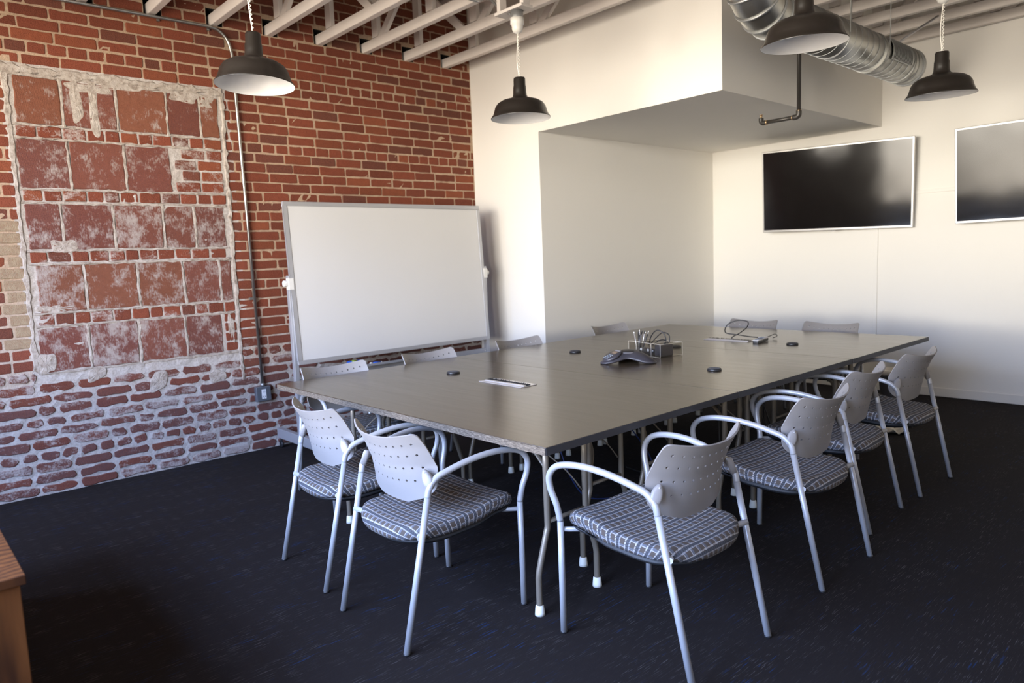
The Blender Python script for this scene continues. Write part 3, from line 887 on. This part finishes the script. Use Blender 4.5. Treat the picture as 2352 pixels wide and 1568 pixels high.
RB = Matrix.Translation((BX, BY, TH)) @ Rz(BA)
pcs = [(M_steel, 'white'), (M_blackpl, 'black'), (M_steel, 'silver'), (M_phonelt, 'grey'), (M_blackpl, 'black with a grey tip'), (M_phonelt, 'pale grey'), (M_key, 'slate grey'), (M_steel, 'pale silver'), (M_blackpl, 'slim black')]
ptip = ['leaning furthest left', 'second from the left', 'standing tallest', 'near the front', 'leaning right', 'at the back', 'in the middle', 'beside the cables', 'at the right of the bunch']
for k in range(9):
    x = -.128+(k % 5)*.006; y = -.05+(k//5)*.02
    lean = (-.03+.011*k, rnd(-.012, .02), .145+rnd(0, .018)+(.014 if k == 2 else 0))
    a = RB @ Vector((x, y, .006)); b = RB @ Vector((x+lean[0], y+lean[1], .006+lean[2]))
    pn = empty('pen', tuple(a), 0, '%s pen standing in the clear organizer, %s' % (pcs[k][1], ptip[k]), 'pen', 'pens standing in the organizer')
    dv = b-a
    MB().cyl((0, 0, 0), tuple(dv*.86), .0042, 10).build('barrel', pcs[k][0], pn)
    MB().tube([tuple(dv*.86), tuple(dv*.97), tuple(dv)], [.0044, .0038, .0022], 10).build('cap', M_blackpl if k % 2 else M_steel, pn)
# black device, adapter block and coiled cable inside
dv = empty('webcam', tuple(RB @ Vector((-.005, -.055, t))), BA, 'glossy black webcam lying in the front of the clear organizer', 'webcam')
M_gloss = simple('gloss_black', (.012, .012, .018), .06, coat=1)
mb = MB(); rg = []
for q in range(13):
    a = PI*q/12; rg.append([(-.072*math.cos(a), .030*max(.25, math.sin(a))*math.cos(2*PI*k/18), .026+.026*max(.3, math.sin(a)**.5)*math.sin(2*PI*k/18)) for k in range(18)])
mb.rings(rg, 0); mb.build('body', M_gloss, dv)
for xx in (-.045, .030):
    MB().lathe([(.0001, .004), (.008, .0035), (.0105, 0)], (0, 0, 0), 18, M=Matrix.Translation((xx, -.029, .036)) @ Matrix.Rotation(PI/2, 4, 'X')).build('lens', M_porcelain, dv)  # white discs painted as highlights on the glossy body, not real lenses
ad = empty('power_adapter', tuple(RB @ Vector((.122, -.02, t))), BA, 'dark grey power adapter brick standing at the right end of the organizer', 'adapter')
MB().box((-.032, -.06, 0), (.032, .05, .078)).build('casing', M_phone, ad, bevel=.006)
MB().lathe([(.001, 0), (.005, 0), (.004, .012), (.001, .012)], (0, 0, .078), 12).build('strain_relief', M_blackpl, ad)
cc = empty('coiled_cable', tuple(RB @ Vector((0, .04, t))), BA, 'black cable coiled in arches above the clear organizer', 'cable')
for q, P in enumerate([[(-.09, -.02, .05), (-.05, -.03, .12), (.0, -.02, .165), (.045, 0, .145), (.06, .01, .09), (.02, .02, .03), (-.04, .01, .008), (-.07, 0, .03)],
          [(-.08, -.01, .06), (-.03, 0, .11), (.04, .0, .150), (.09, .01, .135), (.105, .0, .088)],
          [(-.08, .01, .05), (-.03, .02, .085), (.03, .02, .095), (.08, .01, .075), (.05, -.03, .035), (-.02, -.035, .012), (-.06, -.02, .03)]]):
    MB().tube(catmull(P, 7), .0040, 8).build('loop', M_blackpl, cc)

# ------------------------------------------------------------------ pendant lamps
def lamp(x, y, zr, ctop, lab, tilt=0, tdir=0):
    o = empty('pendant_lamp', (x, y, zr), 0, lab, 'lamp', 'dark enamel pendant lamps over the table')
    T = Matrix.Rotation(tdir, 4, 'Z') @ Matrix.Rotation(tilt, 4, 'X') @ Matrix.Rotation(-tdir, 4, 'Z')
    prof = [(.200, 0), (.2005, .004), (.196, .010), (.186, .022), (.178, .045), (.170, .072), (.155, .095), (.128, .112), (.095, .122), (.068, .128), (.052, .136), (.046, .150), (.044, .170), (.043, .205), (.040, .212), (.0395, .255), (.036, .264), (.001, .266)]
    MB().lathe(prof, seg=56, M=T).build('shade', M_shade, o)
    MB().lathe([(.1995, .0005), (.193, .010), (.182, .024), (.172, .050), (.163, .074), (.148, .092), (.122, .106), (.090, .115), (.060, .120), (.001, .122)], seg=56, M=T).build('inner_reflector', M_shadein, o)
    MB().lathe([(.001, .121), (.022, .121), (.024, .100), (.020, .085), (.001, .083)], seg=24, M=T).build('socket', M_porcelain, o)
    top = T @ Vector((0, 0, .264)); ct = ctop-zr
    MB().lathe([(.001, .262), (.016, .262), (.014, .272), (.001, .276)], seg=20, M=T).build('cord_grip', M_porcelain, o)
    pts = []; n = 90
    for k in range(n+1):
        tt = k/n; z = top.z+(ct-top.z)*tt; a = tt*PI*2*13
        pts.append((top.x*(1-tt)+.0045*math.cos(a)+.004, top.y*(1-tt)+.0045*math.sin(a), z))
    MB().tube(pts, .0026, 6).build('twisted_chain', M_wire, o)
    MB().tube(catmull([(top.x, top.y, top.z), (top.x-.010, top.y-.004, top.z+(ct-top.z)*.35), (-.008, 0, top.z+(ct-top.z)*.7), (0, 0, ct)], 6), .0034, 8).build('cord', M_wire, o)
    MB().lathe([(.001, 0), (.012, 0), (.030, .012), (.037, .030), (.038, .052), (.046, .060), (.047, .098), (.001, .100)], (0, 0, ct), 28).build('ceiling_cup', M_porcelain, o)
    MB().lathe([(.042, .100), (.042, .145), (.001, .146)], (0, 0, ct), 24).build('junction_box', M_galvd, o)
    zt = ct+.145
    MB().box((-.17, -.05, zt), (.10, .05, zt+.02)).box((-.165, -.03, zt+.02), (-.13, .03, 3.335-zr)).box((.06, -.03, zt+.02), (.095, .03, 3.335-zr)).build('mounting_plank', M_ceilpaint, o, bevel=.003)
    return o
lamp(1.99, -.29, 2.425, 2.97, 'dark enamel pendant lamp hanging left, in front of the brick wall', math.radians(3), math.radians(200))
lamp(2.11, 1.48, 2.410, 2.955, 'dark enamel pendant lamp hanging in front of the white corner wall')
lamp(4.00, 1.61, 2.455, 2.97, 'dark enamel pendant lamp hanging before the metal duct, the largest in view', math.radians(2.5), math.radians(20))
lamp(4.09, 3.26, 2.390, 2.945, 'dark enamel pendant lamp hanging at the far right, above the wall screens', math.radians(3), math.radians(20))

# ------------------------------------------------------------------ duct
AX, AZ = 3.385, 2.915; RD = .140
du = empty('spiral_duct', (AX, 2.5, AZ), 0, 'round galvanised spiral duct with an elbow, running beside the lowered white ceiling box', 'duct')
y_end = 4.66-2.5
path = [(0, 0, 0), (0, y_end, 0)]
MB().tube(path, RD, 48).build('duct_pipe', M_galv, du)
mb = MB(); yy = .06
while yy < y_end-.03:
    sk = []
    for k in range(49):
        a = 2*PI*k/48; sk.append((math.cos(a)*(RD+.001), yy+.10*k/48, math.sin(a)*(RD+.001)))
    mb.tube(sk, .0028, 5, cap=False); yy += .10
mb.build('spiral_seam', M_galvd, du)
mb = MB(); CR = .30; segs = 5; pts = []
cen = Vector((0, -.12, CR+.02))
el = [(0, .02, 0)]
for k in range(segs+1):
    a = math.radians(82)*k/segs; el.append((-.0*k, -.06-CR*math.sin(a)*1.0, CR*(1-math.cos(a))))
el.append((el[-1][0], el[-1][1]-.03, el[-1][2]+.5))
MB().tube(el, RD+.004, 48).build('elbow', M_galv, du)
mb = MB()
for k in range(1, len(el)-1):
    T_ = (Vector(el[k+1])-Vector(el[k-1])).normalized(); p = Vector(el[k])
    mb.tube([p-T_*.007, p+T_*.007], RD+.011, 48)
mb.build('elbow_ring', M_galvd, du)
MB().tube([(0, y_end-.015, 0), (0, y_end+.03, 0)], RD+.008, 48).build('end_cap', M_galvd, du)
for y in (.06, y_end-.10, y_end-.17, y_end-.74): MB().tube([(0, y-.012, 0), (0, y+.012, 0)], RD+.007, 48).build('band', M_galv, du)
# side grille on the room side
gr = MB(); ga0, ga1 = math.radians(-22), math.radians(38); gy0, gy1 = y_end-.66, y_end-.27
def dp(a, y, r=RD+.012): return (math.cos(a)*r, y, math.sin(a)*r)
for (a0, a1, q0, q1) in ((ga0-.05, ga0, gy0, gy1), (ga1, ga1+.05, gy0, gy1), (ga0-.05, ga1+.05, gy0-.015, gy0), (ga0-.05, ga1+.05, gy1, gy1+.015)):
    v = []; n = 8
    for k in range(n+1):
        a = a0+(a1-a0)*k/n
        v += [dp(a, q0), dp(a, q1)]
    gr.add(v, [(2*k, 2*k+1, 2*k+3, 2*k+2) for k in range(n)])
gf = gr.build('grille', M_galvd, du)
v = []
for k in range(9):
    a = ga0+(ga1-ga0)*k/8; v += [dp(a, gy0, RD+.006), dp(a, gy1, RD+.006)]
MB().add(v, [(2*k, 2*k+1, 2*k+3, 2*k+2) for k in range(8)]).build('grille_shade_sheet', M_dark, gf)  # near-black sheet over the closed pipe, standing in for the shade inside
for q in range(17):
    y = gy0+.01+(gy1-gy0-.02)*q/16
    MB().tube([dp(ga0+(ga1-ga0)*k/6, y) for k in range(7)], .0022, 5, cap=False).build('louvre', M_galvd, gf)
for yy in (.75, y_end-.72):
    MB().tube([dp(a, yy, RD+.003) for a in [math.radians(180+180*k/16) for k in range(17)]], .004, 5).box((-RD-.006, yy-.012, 0), (-RD-.002, yy+.012, 3.335-AZ)).box((RD+.002, yy-.002, 0), (RD+.006, yy+.002, 3.335-AZ)).build('hanger_strap', M_galvd, du)

rod = empty('brace_rod', (3.40, 4.43, 3.063), 0, 'thin pale metal rod slanting from the round duct up to the trusses', 'rod')
MB().tube([(0, 0, 0), (.03, .10, .06), (.13, .50, .268)], [.006, .010, .010], 10).build('rod', M_alu, rod)
# sprinkler drop pipe
sp = empty('sprinkler_pipe', (2.986, 3.62, 2.485), 0, 'black sprinkler pipe dropping beside the lowered ceiling box and turning back under it', 'pipe')
MB().cyl((0, 0, .03), (0, 0, ZD-2.485), .0155, 16).build('drop_pipe', M_pipe, sp)
MB().cyl((-.03, 0, 0), (-.29, 0, 0), .0155, 16).build('arm_pipe', M_pipe, sp)
MB().tube(catmull([(0, 0, .045), (0, 0, .018), (-.008, 0, .006), (-.022, 0, 0), (-.045, 0, 0)], 4), .021, 16).build('elbow', M_pipe, sp)
MB().tube(catmull([(-.275, 0, 0), (-.300, 0, 0), (-.312, 0, .008), (-.315, 0, .022), (-.315, 0, .04)], 4), .019, 16).build('elbow', M_pipe, sp)
MB().cyl((0, 0, .042), (0, 0, .050), .020, 16).cyl((-.262, 0, 0), (-.272, 0, 0), .019, 16).cyl((-.048, 0, 0), (-.055, 0, 0), .019, 16).build('thread_ring', M_brass, sp)
MB().cyl((-.315, 0, .04), (-.315, 0, .062), .009, 12).cyl((-.315, 0, .062), (-.315, 0, .066), .014, 12).build('sprinkler_head', M_brass, sp)

# ------------------------------------------------------------------ wall screens
def tv(cx, w, h, zc, roll, yaw, off, lab):
    D = .06
    o = empty('wall_screen', (cx, YC-off, zc), 0, lab, 'screen', 'flat wall screens')
    o.rotation_euler = (math.radians(5), -roll, yaw)
    W, H = w/2, h/2
    MB().box((-W, -.02, -H), (W, .022, H)).build('housing', M_bezel, o, bevel=.006)
    MB().box((-W+.016, -.0225, -H+.022), (W-.016, -.0195, H-.016)).build('screen_glass', M_screen, o)
    MB().lathe([(.001, -.004), (.018, -.004), (.020, .004), (.001, .005)], (0, -.012, -H-.004), 16).build('sensor_tab', M_bezel, o)
    MB().box((-.30, .022, -.20), (.30, .040, .20)).build('back_cover', M_blackpl, o)
    wb_ = MB().box((-.04, .040, -.12), (.04, off-.035, .12)).box((-.16, off-.045, -.14), (.16, off-.030, .14)).build('wall_bracket', M_blackpl, o)
tv(2.441, 1.456, .848, 2.060, -.020, math.radians(7), .17, 'large black wall screen in a silver frame, hanging slightly crooked by the alcove')
tv(4.276, 1.49, .838, 2.055, .010, math.radians(3), .13, 'large black wall screen in a silver frame, cut off by the right picture edge')
rw = empty('cable_raceway', (2.797, YC, 0), 0, 'white vertical cable raceway on the wall below the left screen', 'raceway')
MB().box((-.019, -.012, .09), (.019, 0, 1.75)).build('cover', M_wall, rw, bevel=.003)
rw = empty('cable_raceway', (3.31, YC, 1.953), 0, 'white horizontal cable raceway on the wall between the two screens', 'raceway')
MB().box((-.40, -.012, -.016), (.40, 0, .016)).build('cover', M_wall, rw, bevel=.003)

# ------------------------------------------------------------------ whiteboard on a rolling stand
wb = empty('whiteboard_stand', (.45, 1.50, 0), 0, 'large rolling whiteboard in an aluminium frame, standing against the brick wall', 'whiteboard')
Wy = 1.94/2; Hz = 1.262/2; yc = 1.497-1.50; zc = 1.355
Mb = Matrix.Translation((.012, yc, zc)) @ Matrix.Rotation(math.radians(-3.4), 4, 'Y')
f = .034
mb = MB()
for lo, hi in (((-.014, -Wy, -Hz), (.014, Wy, -Hz+f)), ((-.014, -Wy, Hz-f), (.014, Wy, Hz)), ((-.014, -Wy, -Hz+f), (.014, -Wy+f, Hz-f)), ((-.014, Wy-f, -Hz+f), (.014, Wy, Hz-f))): mb.box(lo, hi, 0, Mb)
mb.build('frame', M_alu, wb, bevel=.003)
MB().box((-.009, -Wy+f*.8, -Hz+f*.8), (.009, Wy-f*.8, Hz-f*.8), 0, Mb).build('board', M_board, wb)
for s, yy in ((-1, -.972), (1, .978)):
    MB().box((-.022, yy-.018, .10), (.022, yy+.018, 1.42)).build('post', M_alu, wb, bevel=.003)
    MB().box((-.40, yy-.022, .085), (.42, yy+.022, .165)).build('base_foot', M_alu, wb, bevel=.004)
    kn = MB().cyl((0, yy+s*.018, 1.36), (0, yy+s*.05, 1.36), .024, 18).box((-.020, yy-.02, 1.31), (.030, yy+.024, 1.40)).build('pivot_clamp', M_porcelain, wb, bevel=.004)
    for xx in (-.375, .395):
        cs = MB().lathe([(.008, .050), (.008, .085)], (xx, yy, 0), 12).box((xx-.014, yy-.014, .030), (xx-.009, yy+.014, .062)).build('caster', M_blackpl, wb)
        MB().lathe([(.001, -.010), (.026, -.010), (.0275, -.006), (.0275, .006), (.026, .010), (.001, .010)], (xx, yy, .0277), 20, M=Matrix.Rotation(PI/2, 4, 'X')).build('wheel', M_blackpl, cs)
MB().box((-.012, -.954, .545), (.012, .960, .640)).build('lower_rail', M_alu, wb, bevel=.003)
MB().box((-.02, -.78, .640), (.075, .40, .646)).box((.070, -.78, .646), (.075, .40, .660)).build('pen_tray', M_alu, wb)
mb = MB()
for yy in (-.945, .945):
    for zz in (.57, .615): mb.lathe([(.0001, .004), (.005, .003), (.006, 0)], (.012, yy, zz), 10, M=Matrix.Rotation(PI/2, 4, 'Y'))
mb.build('screws', M_wire, wb)
X0, ZT = .45, .647
sb = empty('spray_bottle', (X0+.04, 1.02, ZT+.028), 0, 'blue cleaner bottle with a green label lying on the whiteboard tray', 'bottle')
MB().tube([(0, -.07, 0), (0, -.055, 0), (0, .05, 0), (0, .07, 0)], [.018, .028, .028, .014], 20).build('bottle', M_blue, sb)
MB().tube([(0, -.030, 0), (0, .015, 0)], .0287, 20).build('label_band', M_green, sb)
MB().tube([(0, .07, 0), (0, .115, 0)], .013, 14).build('neck_cap', M_porcelain, sb)
for yy, mt, nm, lb in ((1.23, M_blue, 'marker', 'blue and white marker lying on the whiteboard tray'), (1.60, M_blackpl, 'marker', 'black marker lying further along the whiteboard tray')):
    mk = empty(nm, (X0+.045, yy, ZT+.010), 0, lb, 'marker')
    MB().tube([(0, -.045, 0), (0, .035, 0)], .0095, 14).build('barrel', mt, mk)
    MB().tube([(0, -.068, 0), (0, -.045, 0)], .0100, 14).build('cap', M_porcelain if mt is M_blue else M_blackpl, mk)
    MB().tube([(0, .035, 0), (0, .045, 0)], .0085, 14).build('end_plug', M_porcelain if mt is M_blue else M_blackpl, mk)

# ------------------------------------------------------------------ conduit and outlet on the brick wall
cn = empty('wall_conduit', (.03, .424, .53), 0, 'galvanised metal conduit bending down the brick wall to the outlet box', 'conduit')
o0 = Vector((.03, .424, .53))
pts = [(.03, YW+.02, 3.315), (.03, .20, 3.315)]+[tuple(p) for p in catmull([(.03, .22, 3.315), (.03, .30, 3.300), (.03, .365, 3.24), (.03, .392, 3.15), (.03, .395, 3.05)], 6)]+[(.03, .405, 2.2), (.03, .424, .53)]
MB().tube([Vector(p)-o0 for p in pts], .0115, 14).build('tube', M_galv, cn)
for y, z in ((-.12, 3.315), (.235, 3.312)):
    MB().box((-.028, y-.424-.010, z-.53-.022), (-.012, y-.424+.010, z-.53+.016)).build('strap', M_galv, cn, bevel=.002)
for z in (1.245,):
    MB().box((-.028, -.045, z-.53-.010), (-.010, .012, z-.53+.010)).build('strap', M_galv, cn, bevel=.002)
MB().cyl((0, 0, .0), (0, 0, .022), .016, 14).build('connector', M_galvd, cn)
ob = empty('outlet_box', (.004, .420, .405), 0, 'grey metal outlet box with a white duplex socket, low on the brick wall', 'outlet')
MB().box((0, -.062, 0), (.048, .062, .122)).build('box', M_box, ob, bevel=.008)
MB().box((.048, -.058, .004), (.051, .058, .118)).build('cover_plate', M_box, ob, bevel=.002)
sk = MB().box((.051, -.019, .022), (.054, .019, .100)).build('duplex_socket', M_outlet, ob, bevel=.002)
for zz in (.040, .080):
    MB().box((.054, -.010, zz-.006), (.0546, -.007, zz+.006)).box((.054, .006, zz-.005), (.0546, .009, zz+.005)).cyl((.054, 0, zz-.012), (.0546, 0, zz-.012), .0025, 8).build('slots', M_blackpl, sk)

# conduit running below the trusses to the second lamp
c2 = empty('ceiling_conduit', (2.07, 1.48, 3.09), 0, 'thin grey conduit running under the trusses to the lamp by the white corner wall', 'conduit')
MB().tube([Vector(p)-Vector((2.07, 1.48, 3.09)) for p in catmull([(2.07, 1.46, 3.085), (1.98, 1.49, 3.13), (1.87, 1.53, 3.20), (1.75, 1.55, 3.29), (1.60, 1.50, 3.322), (1.80, .70, 3.322), (2.1, -.6, 3.322)], 6)], .008, 10).build('tube', M_galvd, c2)

# ------------------------------------------------------------------ cables and paper under the table
def hang(name, pts, m, lab, cat='cable'):
    o = empty(name, pts[-1], 0, lab, cat)
    MB().tube([Vector(p)-Vector(pts[-1]) for p in catmull(pts, 7)], .004, 8).build('cable', m, o)
hang('network_cable', [(2.72, .80, .735), (2.78, 1.02, .42), (2.86, 1.06, .20), (2.90, 1.16, .05), (2.95, 1.35, .005)], M_navy, 'blue network cable hanging below the near section of the table')
hang('network_cable', [(2.75, 1.48, .735), (2.86, 1.60, .42), (2.92, 1.72, .22), (2.96, 1.80, .04), (3.0, 2.0, .005)], M_navy, 'blue network cable hanging below the middle of the table')
hang('black_cable', [(2.95, 1.55, .735), (2.93, 1.62, .45), (2.90, 1.72, .25), (2.80, 1.85, .03), (2.6, 1.9, .005)], M_blackpl, 'black power cord slanting down below the table near the blue cable')
hang('black_cable', [(2.92, 2.58, .735), (2.90, 2.60, .42), (2.93, 2.55, .20), (2.97, 2.50, .005)], M_blackpl, 'black power cord hanging straight below the table seam')
hang('black_cable', [(3.0, 2.90, .735), (3.04, 2.93, .45), (3.10, 2.95, .22), (3.15, 3.05, .005)], M_blackpl, 'black power cord bundle hanging behind the third right-hand chair')
hang('black_cable', [(3.02, 2.84, .735), (3.08, 2.92, .42), (3.05, 2.98, .20), (3.20, 3.0, .005)], M_blackpl, 'thin black cord twisting around the cord bundle under the table')
def paper(cx, cy, w, d, h, rz, seed, lab):
    rr = random.Random(seed); n = 7; v = []; f_ = []
    for i in range(n+1):
        for j in range(n+1):
            x = (i/n-.5)*w; y = (j/n-.5)*d
            z = .004+h*abs(math.sin(i*1.3+seed)*math.cos(j*.9+seed))*rr.uniform(.5, 1)
            v.append((x+rr.uniform(-.008, .008), y+rr.uniform(-.008, .008), z))
    for i in range(n):
        for j in range(n): f_.append((i*(n+1)+j, i*(n+1)+j+1, (i+1)*(n+1)+j+1, (i+1)*(n+1)+j))
    mb = MB(); mb.add(v, f_); o = mb.build('crumpled_paper', M_paper); o.location = (cx, cy, 0); o.rotation_euler = (0, 0, rz)
    s = o.modifiers.new('thick', 'SOLIDIFY'); s.thickness = .0025; s.offset = 1
    tag(o, lab, 'paper', 'crumpled papers on the carpet')
paper(3.56, 3.98, .26, .20, .045, .5, 3, 'crumpled white paper on the carpet behind the farthest right-hand chair, the nearer sheet')
paper(3.47, 4.28, .34, .20, .060, .1, 7, 'crumpled pale paper on the carpet under the far end of the table, the farther sheet')
wbk = empty('waste_basket', (3.26, 4.92, 0), 0, 'grey waste basket on the carpet beyond the far right chairs', 'waste basket')
MB().lathe([(.001, .004), (.105, .004), (.135, .30), (.142, .30), (.142, .312), (.132, .312), (.102, .010), (.001, .010)], seg=32).build('bin', M_plastic, wbk)
MB().lathe([(.130, .309), (.148, .318), (.140, .345), (.110, .350), (.09, .30), (.08, .08), (.001, .07)], seg=32).build('liner', M_paper, wbk)

# ------------------------------------------------------------------ wooden cabinet in the near left corner
cb = empty('wooden_cabinet', (2.6, -2.05, 0), 0, 'oak veneer cabinet cut off by the bottom left of the picture', 'cabinet')
CX1, CY1 = 3.622-2.6, -1.683+2.05
MB().box((-.9, -.35, .05), (CX1-.012, CY1-.012, .725)).build('body', M_wood, cb, bevel=.002)
MB().box((-.92, -.37, .728), (CX1, CY1, .752)).build('top', M_wood, cb, bevel=.002)
MB().box((-.88, -.33, 0), (CX1-.04, CY1-.05, .05)).build('plinth', M_shell, cb)

# ------------------------------------------------------------------ daylight
w = bpy.data.worlds.new('World'); sc.world = w; w.use_nodes = True
t = w.node_tree; t.nodes.clear()
out = t.nodes.new('ShaderNodeOutputWorld'); bg = t.nodes.new('ShaderNodeBackground')
tc = t.nodes.new('ShaderNodeTexCoord'); sx = t.nodes.new('ShaderNodeSeparateXYZ')
t.links.new(tc.outputs['Generated'], sx.inputs[0])
mp = t.nodes.new('ShaderNodeMapRange'); mp.inputs['From Min'].default_value = -.5; mp.inputs['From Max'].default_value = .5
t.links.new(sx.outputs[2], mp.inputs['Value'])
rp = t.nodes.new('ShaderNodeValToRGB'); t.links.new(mp.outputs[0], rp.inputs[0])
el = rp.color_ramp.elements
SKY = [(0.0, (.16, .14, .12)), (.34, (.27, .23, .19)), (.44, (.50, .44, .37)), (.50, (1.0, .91, .79)), (.565, (1.0, .94, .84)), (.605, (.30, .30, .34)), (.68, (.20, .24, .34)), (.80, (.31, .41, .68)), (1.0, (.35, .47, .81))]
while len(el) < len(SKY): el.new(.5)
for e_, (p, c) in zip(el, SKY): e_.position = p; e_.color = (*c, 1)
bg.inputs['Strength'].default_value = 71
ns = t.nodes.new('ShaderNodeTexNoise'); ns.inputs['Scale'].default_value = 5; ns.inputs['Detail'].default_value = 3
t.links.new(tc.outputs['Generated'], ns.inputs['Vector'])
mr = t.nodes.new('ShaderNodeMapRange'); mr.inputs['From Min'].default_value = .35; mr.inputs['From Max'].default_value = .65
mr.inputs['To Min'].default_value = .55; mr.inputs['To Max'].default_value = 1.35; t.links.new(ns.outputs[0], mr.inputs['Value'])
mx = t.nodes.new('ShaderNodeMix'); mx.data_type = 'RGBA'; mx.blend_type = 'MULTIPLY'; mx.inputs[0].default_value = 1
t.links.new(rp.outputs[0], mx.inputs[6]); t.links.new(mr.outputs[0], mx.inputs[7])
t.links.new(mx.outputs[2], bg.inputs[0]); t.links.new(bg.outputs[0], out.inputs[0])
for (a, b, z0, z1) in WINS:
    L = bpy.data.lights.new('window_portal', 'AREA'); L.shape = 'RECTANGLE'; L.size = b-a; L.size_y = z1-z0
    L.cycles.is_portal = True
    lo = bpy.data.objects.new('window_portal', L); COL.objects.link(lo)
    lo.location = ((a+b)/2, YW-.04, (z0+z1)/2); lo.rotation_euler = (math.radians(90), 0, 0)

# ------------------------------------------------------------------ camera
cam = bpy.data.cameras.new('camera'); co = bpy.data.objects.new('camera', cam); COL.objects.link(co)
cam.sensor_width = 36; cam.lens = 1641.2079/2352*36; cam.clip_start = .05
yaw, pit, rol = -.8405, .1153, -.0408
F = Vector((math.sin(yaw)*math.cos(pit), math.cos(yaw)*math.cos(pit), -math.sin(pit)))
R0 = Vector((math.cos(yaw), -math.sin(yaw), 0)); U0 = R0.cross(F)
c_, s_ = math.cos(rol), math.sin(rol); R_ = c_*R0+s_*U0; U_ = -s_*R0+c_*U0
co.matrix_world = Matrix(((R_.x, U_.x, -F.x, 5.705), (R_.y, U_.y, -F.y, -1.9007), (R_.z, U_.z, -F.z, 1.48), (0, 0, 0, 1)))
cam.dof.use_dof = True; cam.dof.focus_distance = 3.3; cam.dof.aperture_fstop = 2.5
sc.camera = co
vs_ = sc.view_settings
vs_.view_transform = 'Standard'; vs_.look = 'None'; vs_.exposure = 0.0; vs_.gamma = 1; vs_.use_curve_mapping = False
try:
    sc.cycles.max_bounces = 8; sc.cycles.diffuse_bounces = 5; sc.cycles.caustics_reflective = False; sc.cycles.caustics_refractive = False
    sc.cycles.sample_clamp_indirect = 8; sc.cycles.transparent_max_bounces = 40
except Exception: pass
